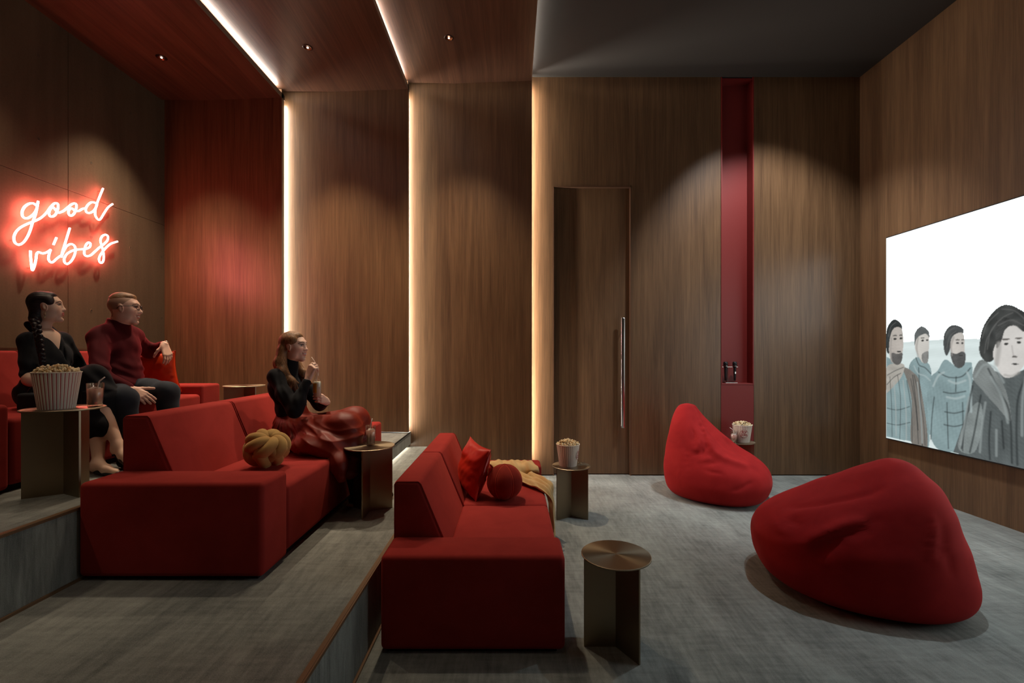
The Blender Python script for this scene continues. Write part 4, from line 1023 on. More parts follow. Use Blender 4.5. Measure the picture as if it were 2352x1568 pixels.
# ------------------------------------------------------------------ man in the turtleneck
def man():
    root = empty('person', (-2.85, 3.4, T2Z))
    hd = Frame((-2.955, 3.47, 1.828), 22, 2, 0, 1.05, 0.86)
    neck = np.array([-3.01, 3.47, 1.69]); skin = lin(226, 182, 162)
    shR, shL = np.array([-3.02, 3.325, 1.605]), np.array([-3.03, 3.64, 1.625])
    elR, wrR = np.array([-2.86, 3.16, 1.345]), np.array([-2.695, 3.215, 1.235])
    elL, wrL = np.array([-3.10, 3.90, 1.50]), np.array([-2.90, 3.80, 1.565])
    pel = np.array([-2.98, 3.46, 1.225]); hipR, hipL = pel+[0.02, -0.10, 0.0], pel+[0.02, 0.10, 0.0]
    knR, knL = np.array([-2.61, 3.06, 1.185]), np.array([-2.585, 3.40, 1.20])
    anR, anL = np.array([-2.56, 3.04, 0.80]), np.array([-2.50, 3.36, 0.80])
    h1 = head_field(hd, 'm', neck, 1.0).mesh()
    c1 = head_colors(h1[0], hd, skin, lin(180, 110, 100), lin(120, 86, 66), lin(50, 56, 60), True, 0.1)
    # close cropped sides
    L = hd.inv(h1[0]); crop = (L[:, 2] > 0.012+np.clip(L[:, 0], -0.02, 1)*0.9) & (L[:, 0] < 0.066) & (L[:, 2] > -0.02) & (L[:, 0] > -0.3) & (np.abs(L[:, 1]) < 0.079)
    crop |= (L[:, 0] < -0.06) & (L[:, 2] > -0.055)
    c1[crop] = c1[crop]*0.35+cl(lin(112, 80, 58))*0.65
    fb = Field(0.009, 0.05)
    fb.chain([pel, (pel+neck)/2+[-0.02, 0, -0.02], neck], [0.10, 0.095, 0.05])
    fb.cap(shR, shL, 0.05); fb.chain([shR, elR, wrR], [0.05, 0.04, 0.027]); fb.chain([shL, elL, wrL], [0.05, 0.04, 0.027])
    fb.chain([hipR, knR, anR], [0.08, 0.055, 0.035]); fb.chain([hipL, knL, anL], [0.08, 0.055, 0.035])
    fb.cap(anR, anR+[0.16, -0.03, -0.045], 0.035, 0.028); fb.cap(anL, anL+[0.16, 0.02, -0.045], 0.035, 0.028)
    body = fb.mesh()
    hr = Frame(wrR, 12, -30, 50, 1.02)
    hR = hand_field(hr, 1, [(14, 12, 8), (18, 14, 10), (22, 18, 12), (26, 22, 14)], [(0.045, 0.045, -0.002), (0.075, 0.066, 0.0), (0.100, 0.080, 0.002)]).mesh()
    hl = Frame(wrL+[0.0, -0.005, -0.005], -20, -62, 0, 1.02)
    hL = hand_field(hl, -1, [(20, 22, 14), (22, 26, 16), (22, 26, 18), (24, 26, 18)], [(0.036, 0.046, -0.022), (0.056, 0.058, -0.045), (0.072, 0.062, -0.066)]).mesh()
    c = np.vstack([c1] + [np.tile(cl(skin), (len(m[0]), 1)) for m in (body, hR, hL)])
    finish(root, 'body', jn(h1, body, hR, hL), M['skin'], c)
    # hair: short top swept forward
    g = Field(0.0026, 0.014); R = hd.R
    g.ell(hd.w((-0.010, 0, 0.062)), np.array((0.096, 0.066, 0.062))*1.05*hd.d, R); g.ell(hd.w((0.036, 0, 0.090)), np.array((0.044, 0.050, 0.020))*1.05*hd.d, R)
    g.ell(hd.w((-0.062, 0, 0.030)), np.array((0.050, 0.066, 0.060))*1.05*hd.d, R)
    hm = g.mesh(post=lambda Pt: -0.0022*wob(np.c_[hd.inv(Pt)[:, 0]*0.4, hd.inv(Pt)[:, 1], hd.inv(Pt)[:, 2]*0.5], 16, 4, 8), clip=[(hd.w((0, 0, 0.052)), hd.R @ np.array([-0.35, 0, -1.0]))])
    finish(root, 'hair', hm, M['hair_m'], cl(lin(132, 94, 64))*strands(hm[0], hd, amp=0.3)[:, None])
    # sweater
    s = Field(0.0065, 0.045)
    s.ell((-3.015, 3.475, 1.53), (0.125, 0.175, 0.165)); s.ell((-2.985, 3.465, 1.36), (0.128, 0.160, 0.15)); s.ell((-2.965, 3.455, 1.255), (0.130, 0.158, 0.085))
    s.cap(shR, shL, 0.060); s.cap(neck+[-0.01, 0, -0.03], shR+[0, 0.02, 0.005], 0.06, 0.052); s.cap(neck+[-0.01, 0, -0.03], shL+[0, -0.02, 0.005], 0.06, 0.052); s.cap(neck+[-0.005, 0, -0.04], neck+[0.016, 0, 0.052], 0.084, 0.072, 0.03); s.cap(neck+[0, -0.1, -0.03], neck+[0, 0.1, -0.03], 0.05, 0.05)
    s.chain([shR, elR, wrR+(elR-wrR)*0.10], [0.064, 0.052, 0.038]); s.chain([shL, elL, wrL+(elL-wrL)*0.12], [0.062, 0.052, 0.040])
    def folds(Pt):
        d = 0.0035*wob(Pt, 5.5, 21)+0.002*wob(Pt, 12, 22)
        e = np.minimum(np.linalg.norm(Pt-elR, axis=1), np.linalg.norm(Pt-elL, axis=1)); d += 0.006*np.exp(-(e/0.09)**2)*np.sin(Pt @ np.array([60, 35, 85]))
        d += 0.004*np.exp(-((Pt[:, 2]-1.34)/0.08)**2)*np.sin(Pt @ np.array([18, 25, 95])+2*wob(Pt, 4, 23)); return d
    finish(root, 'sweater', s.mesh(folds, clip=[(neck+[0.012, 0, 0.056], (0.25, 0, 1)), ((0, 0, 1.205), (0, 0, -1))]), M['sweater'])
    t = Field(0.0065, 0.04)
    t.ell(pel+[0, 0, -0.02], (0.135, 0.175, 0.11)); t.chain([hipR, knR, anR+[0, 0, -0.02]], [0.098, 0.076, 0.052]); t.chain([hipL, knL, anL+[0, 0, -0.02]], [0.098, 0.076, 0.052])
    finish(root, 'trousers', t.mesh(lambda Pt: 0.003*wob(Pt, 7, 31)+0.004*np.sin(Pt @ np.array([70, -50, 25]))*np.exp(-(np.linalg.norm(Pt-hipL-[0.05, -0.08, 0], axis=1)/0.14)**2), clip=[((0, 0, 0.79), (0, 0, -1)), ((0, 0, 1.30), (0, 0, 1))]), M['denim'])
    for an, d in ((anR, -0.03), (anL, 0.02)):
        q = Field(0.006, 0.02); q.cap(an+[-0.03, 0, -0.03], an+[0.15, d, -0.045], 0.042, 0.034); q.cap(an+[0, 0, -0.02], an+[0, 0, 0.02], 0.045)
        finish(root, 'shoe', q.mesh(clip=[((0, 0, T2Z+0.003), (0, 0, -1))]), M['black'])
    # glasses
    gl = mk('glasses', *join(*[tube(np.array([hd.w((0.112+(-0.010 if abs(y) > 0.045 else 0), y*1.0, 0.010+z)) for y, z in [(sg*(0.033+0.024*math.cos(a)), 0.019*math.sin(a)) for a in np.linspace(0, 2*math.pi, 24, endpoint=False)]]), 0.0019, 6, True) for sg in (-1, 1)],
        tube([hd.w((0.114, -0.010, 0.016)), hd.w((0.118, 0, 0.019)), hd.w((0.114, 0.010, 0.016))], 0.0019, 6),
        *[tube([hd.w((0.103, sg*0.057, 0.018)), hd.w((0.088, sg*0.077, 0.019)), hd.w((0.0, sg*0.087, 0.016)), hd.w((-0.02, sg*0.083, 0.0))], 0.0021, 6) for sg in (-1, 1)]), M['black'], root, smooth=True)
    for sg in (-1, 1):
        aa = np.linspace(0, 2*math.pi, 24, endpoint=False); pts = [hd.w((0.112+(-0.010 if abs(sg*(0.033+0.024*math.cos(a))) > 0.045 else 0), sg*(0.033+0.024*math.cos(a)), 0.010+0.019*math.sin(a))) for a in aa]
        mk('lens', pts, [list(range(24))], M['lens'], gl)
    # wristwatch
    d = (wrL-elL)/np.linalg.norm(wrL-elL); u = np.cross(d, [0, 0, 1]); u /= np.linalg.norm(u); v2 = np.cross(u, d); a = np.linspace(0, 2*math.pi, 28, endpoint=False)
    cc = wrL-d*0.004; wt = mk('wristwatch', *tube([cc+0.0285*(math.cos(x)*u+math.sin(x)*v2) for x in a], 0.0042, 6, True), M['chrome'], root, smooth=True)
    V, Fc = lathe([(0, 0), (0.016, 0), (0.016, 0.006), (0, 0.007)], (0, 0, 0), 20); ax_ = 0.8*v2+0.6*u*-1; ax_ /= np.linalg.norm(ax_); b1 = np.cross(ax_, d)
    mk('watch_face', V[:, :1]*d+V[:, 1:2]*b1+V[:, 2:]*ax_+cc+ax_*0.028, Fc, M['chrome'], wt, smooth=True)
    tag(root, 'seated man in burgundy turtleneck and glasses resting an arm on a cushion', 'person', 'people on the sofas')
_unused = '''; m.use_nodes = True; nt = m.node_tree; nt.nodes.remove(nt.nodes['Principled BSDF'])
tr = nt.nodes.new('ShaderNodeBsdfTransparent'); gs = nt.nodes.new('ShaderNodeBsdfGlossy'); gs.inputs['Roughness'].default_value = 0.05; mx = nt.nodes.new('ShaderNodeMixShader'); fz = nt.nodes.new('ShaderNodeFresnel'); fz.inputs[0].default_value = 1.5
tr.inputs[0].default_value = (0.97, 0.97, 0.96, 1)
nt.links.new(fz.outputs[0], mx.inputs[0]); nt.links.new(tr.outputs[0], mx.inputs[1]); nt.links.new(gs.outputs[0], mx.inputs[2]); nt.links.new(mx.outputs[0], nt.nodes['Material Output'].inputs[0])
'''
man()

# ------------------------------------------------------------------ woman with the braid
def woman_braid():
    root = empty('person', (-3.0, 3.05, T2Z))
    hd = Frame((-3.19, 3.12, 1.805), 34, 8, 0, 0.93, 0.84)
    neck = np.array([-3.215, 3.12, 1.655]); skin = lin(228, 190, 166)
    shR, shL = np.array([-3.19, 3.005, 1.575]), np.array([-3.215, 3.245, 1.59])
    elR, wrR = np.array([-3.08, 2.915, 1.325]), np.array([-2.88, 2.97, 1.25])
    elL, wrL = np.array([-3.15, 3.33, 1.345]), np.array([-2.90, 3.19, 1.27])
    pel = np.array([-3.16, 3.10, 1.225])
    hipR, hipL = pel+[0.03, -0.09, 0], pel+[0.03, 0.09, 0]
    knU, anU = np.array([-2.745, 2.985, 1.335]), np.array([-2.535, 2.93, 0.90])       # crossed leg
    knD, anD = np.array([-2.70, 3.00, 1.20]), np.array([-2.615, 2.875, 0.80])
    h1 = head_field(hd, 'f', neck+[0.0, 0, -0.03], 0.0).mesh()
    c1 = head_colors(h1[0], hd, skin, lin(190, 96, 96), lin(46, 30, 28), lin(60, 38, 28), False)
    fb = Field(0.007, 0.045)
    fb.chain([pel, pel+[-0.03, 0, 0.15], neck+[0.01, 0, -0.14], neck], [0.11, 0.08, 0.075, 0.042]); fb.cap(shR, shL, 0.036)
    fb.ell(neck+[0.035, 0, -0.10], (0.052, 0.075, 0.09)); fb.ell(neck+[0.005, 0, -0.035], (0.040, 0.08, 0.025))
    fb.chain([shR, elR, wrR], [0.042, 0.035, 0.024]); fb.chain([shL, elL, wrL], [0.042, 0.035, 0.024])
    fb.chain([hipR, knU, (knU*0.55+anU*0.45)+[-0.02, 0, 0], anU], [0.075, 0.052, 0.048, 0.029]); fb.chain([hipL, knD, (knD*0.55+anD*0.45)+[-0.02, 0, 0], anD], [0.075, 0.052, 0.047, 0.028])
    fb.chain([anU, anU+[0.05, -0.02, -0.06], anU+[0.12, -0.05, -0.12]], [0.030, 0.028, 0.020], 0.02); fb.ell(anU+[-0.015, 0.01, -0.035], (0.028,)*3)
    fb.chain([anD, anD+[0.07, -0.02, -0.035], anD+[0.14, -0.03, -0.05]], [0.029, 0.027, 0.020], 0.02); fb.ell(anD+[-0.015, 0, -0.03], (0.028,)*3)
    body = fb.mesh()
    hR = hand_field(Frame(wrR, 20, -10, 30, 0.9), 1, [(20, 20, 10)]*4, [(0.04, 0.04, -0.01), (0.07, 0.05, -0.015), (0.09, 0.05, -0.02)]).mesh()
    hL = hand_field(Frame(wrL, -30, -10, -20, 0.9), -1, [(20, 20, 10)]*4, [(0.04, 0.04, -0.01), (0.07, 0.05, -0.015), (0.09, 0.05, -0.02)]).mesh()
    c = np.vstack([c1] + [np.tile(cl(skin), (len(m_[0]), 1)) for m_ in (body, hR, hL)])
    finish(root, 'body', jn(h1, body, hR, hL), M['skin'], c)
    # sleek hair, gathered low into a braid over the near shoulder
    g = Field(0.003, 0.02); k = 0.93; R = hd.R
    g.ell(hd.w((-0.022, 0, 0.046)), np.array((0.100, 0.080, 0.078))*k*hd.d, R); g.ell(hd.w((-0.055, 0, -0.005)), np.array((0.060, 0.074, 0.080))*k*hd.d, R)
    g.ell(hd.w((0.042, 0, 0.084)), np.array((0.036, 0.052, 0.026))*k*hd.d, R)
    for sg in (-1, 1): g.ell(hd.w((0.034, sg*0.060, 0.042)), np.array((0.036, 0.024, 0.036))*k*hd.d, R)
    g.ell(hd.w((-0.075, -0.03, -0.075)), np.array((0.045, 0.05, 0.05))*k*hd.d, R)
    hm = g.mesh(post=lambda Pt: -0.0018*wob(np.c_[hd.inv(Pt)[:, 0]*0.3, hd.inv(Pt)[:, 1], hd.inv(Pt)[:, 2]], 18, 5, 8))
    dk = cl(lin(34, 24, 26))
    finish(root, 'hair', hm, M['hair_a'], dk*1.3*strands(hm[0], hd, amp=0.35)[:, None])
    bp = spline(np.array([hd.w((-0.085, -0.045, -0.085)), P(84, 752, 2.98), P(88, 775, 2.94), P(92, 800, 2.93), P(96, 822, 2.94), P(98, 838, 2.95)]), 8)
    b = Field(0.003, 0.006)
    nb_ = 11
    for i in range(nb_*2):
        t = i/(nb_*2); q = t*(len(bp)-1); p0 = bp[int(q)]+(bp[min(int(q)+1, len(bp)-1)]-bp[int(q)])*(q % 1)
        side = 1 if i % 2 else -1; wd = 0.020*(1-0.35*t)
        a = p0+np.array([side*wd*0.75, 0.0, 0.014]); e = p0+np.array([-side*wd*0.25, -0.006, -0.018]); b.cap(a, e, wd*0.78, wd*0.55)
    tip = bp[-1]
    for dx in (-0.014, -0.006, 0.003, 0.012): b.cap(tip, tip+[dx*1.6, -0.005, -0.055], 0.009, 0.004)
    bmh = b.mesh(post=lambda Pt: -0.0008*wob(Pt, 60, 6, 6))
    finish(root, 'braid', bmh, M['hair'], dk*(1+0.3*wob(bmh[0], 40, 2))[:, None])
    # wrap dress
    d = Field(0.0065, 0.04)
    d.ell(neck+[0.045, 0, -0.175], (0.100, 0.130, 0.105)); d.ell(pel+[0.0, 0, 0.17], (0.110, 0.125, 0.13)); d.ell(pel, (0.15, 0.165, 0.115))
    d.cap(shR+[0, 0.015, -0.01], shL+[0, -0.015, -0.01], 0.056); d.chain([shR, shR+(elR-shR)*0.85], [0.055, 0.052]); d.chain([shL, shL+(elL-shL)*0.85], [0.055, 0.052])
    d.chain([hipR, knU+[0, 0, 0.0], knU+(anU-knU)*0.30+[0.01, 0, 0]], [0.115, 0.078, 0.078]); d.chain([hipL, knD, knD+(anD-knD)*0.42], [0.115, 0.085, 0.075])
    d.chain([knU+[-0.03, 0, -0.05], knD+(anD-knD)*0.5], [0.09, 0.07])
    # V neckline carved out, shawl collar added
    vb = neck+[0.115, 0.01, -0.215]
    d.ops.append(((lambda Pt: np.maximum(np.abs(Pt[..., 1]-3.12)-np.clip((Pt[..., 2]-vb[2])*0.26, -0.05, 0.2), np.maximum(vb[2]-Pt[..., 2], neck[0]+0.015-Pt[..., 0]))), neck-0.3, neck+0.3, 0.006, True))
    d.ell(neck+[0.0, 0, 0.03], (0.062, 0.062, 0.05), None, 0.01, True)
    def fold(Pt):
        q = 0.003*wob(Pt, 6, 41)+0.005*np.sin(Pt @ np.array([25, 60, 45])+2*wob(Pt, 3, 43))*np.exp(-((Pt[:, 2]-1.33)/0.10)**2)
        return q+0.006*np.sin(Pt @ np.array([75, -60, 8]))*(Pt[:, 2] < 1.25)*(Pt[:, 0] > -2.8)
    finish(root, 'wrap_dress', d.mesh(fold), M['black_cloth'])
    co = Field(0.005, 0.012)
    for y, q in ((-1, [(-0.045, -0.055, 0.035), (0.015, -0.062, -0.02), (0.075, -0.038, -0.095), (0.118, 0.0, -0.19), (0.125, 0.05, -0.25)]), (1, [(-0.045, 0.055, 0.035), (0.015, 0.062, -0.02), (0.078, 0.040, -0.095), (0.118, 0.018, -0.19)])):
        pts = spline(neck+np.array(q), 6); co.chain(list(pts), [0.019]*len(pts))
    finish(root, 'shawl_collar', co.mesh(), M['black_cloth'])
    for an, v in ((anU, [(0.0, 0.0, -0.05), (0.06, -0.025, -0.085), (0.13, -0.055, -0.13)]), (anD, [(0.0, 0.0, -0.045), (0.08, -0.02, -0.055), (0.15, -0.03, -0.062)])):
        q = Field(0.004, 0.01); q.chain([an+np.array(x) for x in v], [0.026, 0.026, 0.020]); q.cap(an+np.array([-0.03, 0.012, -0.045]), an+np.array([-0.045 if an is anU else -0.03, 0.012, -0.068]), 0.014, 0.007)
        finish(root, 'shoe', q.mesh(clip=[((0, 0, T2Z+0.002), (0, 0, -1))] if an is anD else None), M['black'])
    e0 = hd.w((0.006, -0.088, -0.034)); a = np.linspace(0, 2*math.pi, 16, endpoint=False)
    er = mk('earring', *tube([e0+[0.006*math.cos(x), -0.002, -0.014+0.012*math.sin(x)] for x in a], 0.0016, 5, True), M['gold'], root, smooth=True)
    mk('earring_drop', *lathe([(0, 0), (0.003, 0.004), (0.002, 0.018), (0, 0.022)], e0+np.array([0, -0.002, -0.050]), 8), M['gold'], er, smooth=True)
    tag(root, 'seated woman with a dark braid in a black wrap dress, legs crossed', 'person', 'people on the sofas')
woman_braid()

# ------------------------------------------------------------------ woman with the bottle
BOT = np.array([-1.455, 3.40, 1.165])
def woman_bottle():
    root = empty('person', (-1.5, 3.45, T1Z))
    hd = Frame((-1.680, 3.50, 1.538), -4, 3, 0, 0.985, 0.94)
    neck = np.array([-1.715, 3.50, 1.405]); skin = lin(230, 192, 174)
    shR, shL = np.array([-1.742, 3.355, 1.322]), np.array([-1.745, 3.65, 1.33])
    elR, wrR = np.array([-1.55, 3.25, 1.085]), np.array([-1.492, 3.335, 1.315])
    elL, wrL = np.array([-1.545, 3.66, 1.085]), np.array([-1.425, 3.50, 1.120])
    pel = np.array([-1.66, 3.50, 0.885]); hipR, hipL = pel+[0.03, -0.09, 0], pel+[0.03, 0.09, 0]
    knR, knL = np.array([-1.235, 3.33, 0.955]), np.array([-1.225, 3.54, 0.975])
    anR, anL = np.array([-1.165, 3.40, 0.44]), np.array([-1.10, 3.56, 0.44])
    h1 = head_field(hd, 'f', neck+[0, 0, -0.03], 1.0).mesh()
    c1 = head_colors(h1[0], hd, skin, lin(200, 116, 110), lin(120, 88, 66), lin(60, 62, 60), True, 0.25)
    fb = Field(0.008, 0.045)
    fb.chain([pel, pel+[-0.03, 0, 0.18], neck+[-0.035, 0, -0.14], neck], [0.11, 0.075, 0.065, 0.042]); fb.cap(shR, shL, 0.034)
    fb.chain([shR, elR, wrR], [0.040, 0.034, 0.023]); fb.chain([shL, elL, wrL], [0.040, 0.034, 0.023])
    fb.chain([hipR, knR, anR], [0.075, 0.052, 0.032]); fb.chain([hipL, knL, anL], [0.075, 0.052, 0.032])
    fb.cap(anR, anR+[0.12, -0.03, -0.045], 0.03, 0.022); fb.cap(anL, anL+[0.12, 0.0, -0.045], 0.03, 0.022)
    body = fb.mesh()
    # near hand: back of the hand towards the viewer, fingers folded round the straw and bottle neck
    frR = Frame(wrR, 0, 0, 0, 0.92); xax = np.array([0.30, 0.10, 0.95]); xax /= np.linalg.norm(xax); zax = np.array([-0.35, -0.93, 0.12]); zax -= xax*(zax@xax); zax /= np.linalg.norm(zax); yax = np.cross(zax, xax)
    frR.R = np.stack([xax, yax, zax], -1)
    hR = hand_field(frR, 1, [(32, 45, 30), (48, 55, 30), (60, 55, 30), (68, 55, 30)], [(0.050, 0.040, -0.012), (0.078, 0.044, -0.026), (0.098, 0.034, -0.034)], spread=0.6).mesh()
    # far hand: wraps the bottle from behind, fingers showing on the near side
    frL = Frame(wrL, 0, 0, 0, 0.92); xax = np.array([-0.10, -0.72, 0.30]); xax /= np.linalg.norm(xax); zax = np.array([0.95, -0.10, -0.05]); zax -= xax*(zax@xax); zax /= np.linalg.norm(zax); yax = np.cross(zax, xax)
    frL.R = np.stack([xax, yax, zax], -1)
    hL = hand_field(frL, -1, [(28, 55, 35), (30, 58, 35), (30, 58, 35), (32, 58, 35)], [(0.040, 0.040, -0.028), (0.058, 0.052, -0.050), (0.070, 0.050, -0.070)], spread=0.5).mesh()
    c = np.vstack([c1] + [np.tile(cl(skin), (len(m_[0]), 1)) for m_ in (body, hR, hL)])
    finish(root, 'body', jn(h1, body, hR, hL), M['skin'], c)
    # long straight hair
    g = Field(0.003, 0.022); k = 0.985; R = hd.R
    g.ell(hd.w((-0.018, 0, 0.048)), np.array((0.100, 0.084, 0.080))*k*hd.d, R); g.ell(hd.w((-0.050, 0, -0.005)), np.array((0.062, 0.080, 0.080))*k*hd.d, R)
    g.ell(hd.w((0.038, 0, 0.088)), np.array((0.038, 0.054, 0.024))*k*hd.d, R)
    for sg in (-1, 1): g.ell(hd.w((0.030, sg*0.060, 0.050)), np.array((0.036, 0.022, 0.034))*k*hd.d, R)
    hz = lambda x, y, z: hd.w((x, y, z))
    g.chain([hz(-0.060, -0.050, -0.02), hz(-0.070, -0.072, -0.11), hz(-0.035, -0.105, -0.19), hz(0.03, -0.10, -0.265), hz(0.055, -0.088, -0.30)], [0.042, 0.040, 0.036, 0.030, 0.012])
    g.chain([hz(-0.075, 0.0, -0.02), hz(-0.10, -0.03, -0.12), hz(-0.095, -0.07, -0.19)], [0.055, 0.050, 0.022])
    g.chain([hz(-0.060, 0.055, -0.02), hz(-0.045, 0.080, -0.12), hz(0.02, 0.085, -0.20), hz(0.05, 0.075, -0.26)], [0.040, 0.038, 0.030, 0.012])
    rl = np.random.default_rng(5)
    for i in range(16):
        o1 = rl.normal(size=3)*np.array([0.012, 0.010, 0.0]); e1 = rl.uniform(-0.03, 0.045); sd = -1 if i < 11 else 1
        q_ = [(-0.058, sd*0.060, -0.03), (-0.066, sd*0.086, -0.11), (-0.030, sd*0.116 if sd < 0 else 0.095, -0.19), (0.025, sd*0.110 if sd < 0 else 0.095, -0.26+e1*0.5), (0.045+e1*0.6, sd*0.092, -0.315+e1)]
        pts = spline(np.array([hd.w(np.array(a_)+o1*(0.4+0.35*j_)) for j_, a_ in enumerate(q_)]), 4); g.chain(list(pts), list(np.linspace(0.014, 0.005, len(pts))), 0.008)
    hm = g.mesh(post=lambda Pt: -0.0016*wob(np.c_[hd.inv(Pt)[:, 0], hd.inv(Pt)[:, 1], hd.inv(Pt)[:, 2]*0.1], 34, 9, 9)-0.0026*wob(np.c_[hd.inv(Pt)[:, 0], hd.inv(Pt)[:, 1], hd.inv(Pt)[:, 2]*0.12], 15, 7, 9))
    br_ = cl(lin(128, 92, 62)); L = hd.inv(hm[0])
    st = 1+0.4*wob(np.c_[L[:, 0], L[:, 1], L[:, 2]*0.12], 22, 3, 9)
    finish(root, 'hair', hm, M['hair_b'], br_*1.1*np.clip(st, 0.45, 1.5)[:, None])
    # sheer black top with turtleneck
    t = Field(0.0065, 0.04)
    t.ell((-1.745, 3.50, 1.235), (0.110, 0.155, 0.125)); t.ell((-1.70, 3.50, 1.08), (0.105, 0.135, 0.12)); t.cap(shR, shL, 0.046); t.cap(neck+[-0.01, 0, -0.02], shR+[0, 0.02, 0], 0.045, 0.04); t.cap(neck+[-0.01, 0, -0.02], shL+[0, -0.02, 0], 0.045, 0.04)
    t.cap(neck+[0, 0, -0.05], neck+[0.012, 0, 0.045], 0.062, 0.054, 0.03)
    t.chain([shR, (shR+elR)/2+[0.0, -0.01, -0.01], elR, (elR*0.75+wrR*0.25), wrR+(elR-wrR)*0.16], [0.046, 0.050, 0.047, 0.046, 0.032]); t.chain([shL, (shL+elL)/2, elL, wrL+(elL-wrL)*0.2], [0.051, 0.052, 0.048, 0.034])
    def fold(Pt):
        d = 0.0025*wob(Pt, 9, 51); e = np.linalg.norm(Pt-(elR+shR)/2, axis=1)
        return d+0.0035*np.sin(Pt @ np.array([120, 25, 55])+2*wob(Pt, 5, 52))*np.exp(-(e/0.16)**2)
    finish(root, 'blouse', t.mesh(fold, clip=[(neck+[0.01, 0, 0.050], (0.15, 0, 1)), ((0, 0, 1.00), (0, 0, -1))]), M['black_cloth'])
    # rust skirt: waistband, gathered folds, drape down over the knees
    s = Field(0.0055, 0.06)
    s.ell(pel+[-0.01, 0, 0.0], (0.160, 0.180, 0.115)); s.cap((-1.69, 3.5, 0.98), (-1.685, 3.5, 1.03), 0.122, 0.110)
    s.chain([hipR, knR+[0.0, 0, 0.0]], [0.120, 0.095]); s.chain([hipL, knL], [0.120, 0.095])
    s.cap(knR+[0.0, 0.02, 0], knL, 0.095); s.ell((-1.40, 3.42, 0.90), (0.24, 0.17, 0.115))
    s.chain([knR+[0.02, 0.03, -0.02], (-1.165, 3.38, 0.72)], [0.09, 0.075]); s.chain([knL+[0.02, 0, -0.02], (-1.135, 3.50, 0.72)], [0.09, 0.075])
    s.ell((-1.38, 3.27, 0.845), (0.22, 0.15, 0.085)); s.chain([(-1.30, 3.20, 0.83), (-1.19, 3.14, 0.72), (-1.17, 3.11, 0.64)], [0.07, 0.05, 0.03]); s.chain([(-1.18, 3.30, 0.86), (-1.15, 3.25, 0.66)], [0.085, 0.06])
    def sf(Pt):
        w_ = wob(Pt, 1.6, 61, 6); w2 = wob(Pt, 3.0, 64, 6)
        q = Pt-np.array([-1.72, 3.62, 1.06]); an = np.arctan2(q[:, 2], q[:, 0]); az = np.arctan2(q[:, 1], q[:, 0]); r = np.linalg.norm(q, axis=1)
        rid = lambda x: np.abs(np.sin(x))-0.6
        d = 0.013*rid(an*10+az*4+1.5*w_)*np.clip((r-0.10)*3.5, 0, 1)+0.008*rid(an*21-az*7+2.4*w2+r*3)*np.clip((r-0.10)*4, 0, 1)
        return d*np.clip((1.03-Pt[:, 2])*9, 0.25, 1)+0.002*wob(Pt, 9, 62)
    seat = [((0, 0, T1Z+0.408), (0, 0, -1))]
    V, Fc = s.mesh(sf)
    on = (V[:, 0] < SBX+0.917-0.02) & (V[:, 2] < T1Z+0.412); V[on, 2] = T1Z+0.412
    finish(root, 'skirt', (V, Fc), M['rust_satin'])
    st_ = Field(0.007, 0.02); st_.chain([knR, anR], [0.062, 0.042]); st_.chain([knL, anL], [0.062, 0.042])
    finish(root, 'tights', st_.mesh(), M['black_cloth'])
    for an, dy in ((anR, -0.05), (anL, -0.02)):
        q = Field(0.005, 0.015); q.cap(an+np.array([-0.02, 0, -0.038]), an+np.array([0.15, dy, -0.048]), 0.036, 0.027); q.cap(an+np.array([0, 0, 0.0]), an+np.array([0, 0, -0.03]), 0.042, 0.04)
        so = finish(root, 'shoe', q.mesh(clip=[((0, 0, T1Z+0.018), (0, 0, -1))]), M['black'])
        V, Fc = prism([(an[0]-0.06, an[1]-0.036), (an[0]+0.10, an[1]+dy-0.040), (an[0]+0.175, an[1]+dy-0.015), (an[0]+0.175, an[1]+dy+0.015), (an[0]+0.10, an[1]+dy+0.04), (an[0]-0.06, an[1]+0.036)], T1Z+0.001, T1Z+0.02, axis='z')
        mk('sole', V, Fc, M['cream'], so)
    er = hd.w((0.012, -0.084, -0.030)); V, Fc = ico(2); mk('earring', V*0.0065+er, Fc, M['rust'], root, smooth=True)
    kn_ = frR.w((0.112, 0.002, -0.012)); a = np.linspace(0, 2*math.pi, 16, endpoint=False)
    mk('ring', *tube([kn_+0.0095*(math.cos(x)*frR.R[:, 1]+math.sin(x)*frR.R[:, 2]) for x in a], 0.0016, 5, True), M['chrome'], root, smooth=True)
    tag(root, 'smiling woman with long hair and rust skirt holding a bottle with a straw', 'person', 'people on the sofas')
woman_bottle()
bt = empty('bottle', tuple(BOT))
mk('glass_body', *lathe([(0, 0), (0.026, 0), (0.029, 0.004), (0.029, 0.105), (0.026, 0.125), (0.015, 0.160), (0.0125, 0.205), (0.0135, 0.21), (0.0135, 0.218), (0.010, 0.218)], BOT, 32), M['lens'], bt, smooth=True)
mk('lemonade', *lathe([(0, 0.004), (0.0265, 0.004), (0.0265, 0.10), (0.024, 0.118), (0, 0.118)], BOT, 28), M['lemon'], bt, smooth=True)
lv, lf = [], []; n_ = 16
for i in range(n_+1):
    a = math.radians(190+95*i/n_)
    for z in (0.035, 0.105): lv.append((BOT[0]+0.0296*math.cos(a), BOT[1]+0.0296*math.sin(a), BOT[2]+z))
for i in range(n_): lf.append([2*i, 2*i+2, 2*i+3, 2*i+1])
mk('paper_label', lv, lf, M['yellow'], bt, smooth=True)
tag(bt, 'clear glass bottle with a yellow label in the hands of the smiling woman', 'bottle')
tag(mk('drinking_straw', *tube([BOT+[0, 0, 0.02], BOT+[-0.005, 0, 0.22], BOT+[-0.012, 0, 0.255], BOT+[-0.042, 0.0, 0.300]], 0.0026, 8), M['straw'], smooth=True), 'white straw in the bottle held by the smiling woman', 'straw', 'drinking straws')
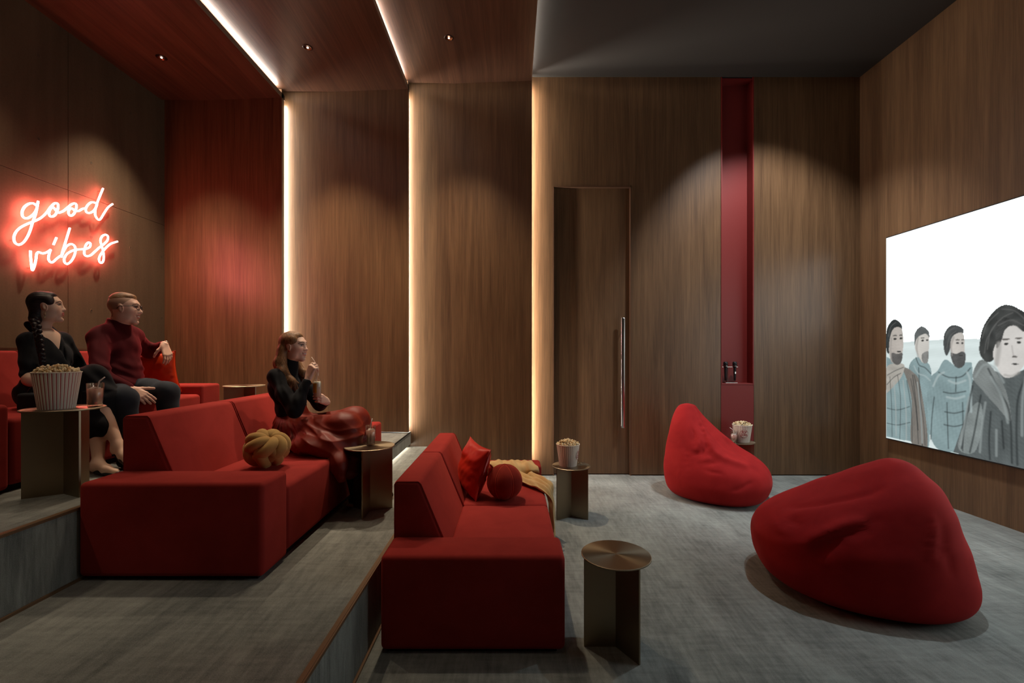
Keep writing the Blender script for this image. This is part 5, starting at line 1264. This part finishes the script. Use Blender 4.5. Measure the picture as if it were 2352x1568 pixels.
# small dark bag beside the woman with the braid
bg = empty('handbag', (-2.98, 2.86, T2Z+0.41))
mk('bag_body', *rbox(-3.06, -2.90, 2.80, 2.90, T2Z+0.408, T2Z+0.52, 0.02, 3), M['black_cloth'], bg, smooth=True)
a = np.linspace(0, math.pi, 14); mk('handle', *tube(np.c_[-2.98-0.05*np.cos(a), np.full(14, 2.85), T2Z+0.51+0.05*np.sin(a)], 0.006, 6), M['black'], bg, smooth=True)
tag(bg, 'small black handbag on the top sofa behind the largest popcorn bucket', 'handbag')
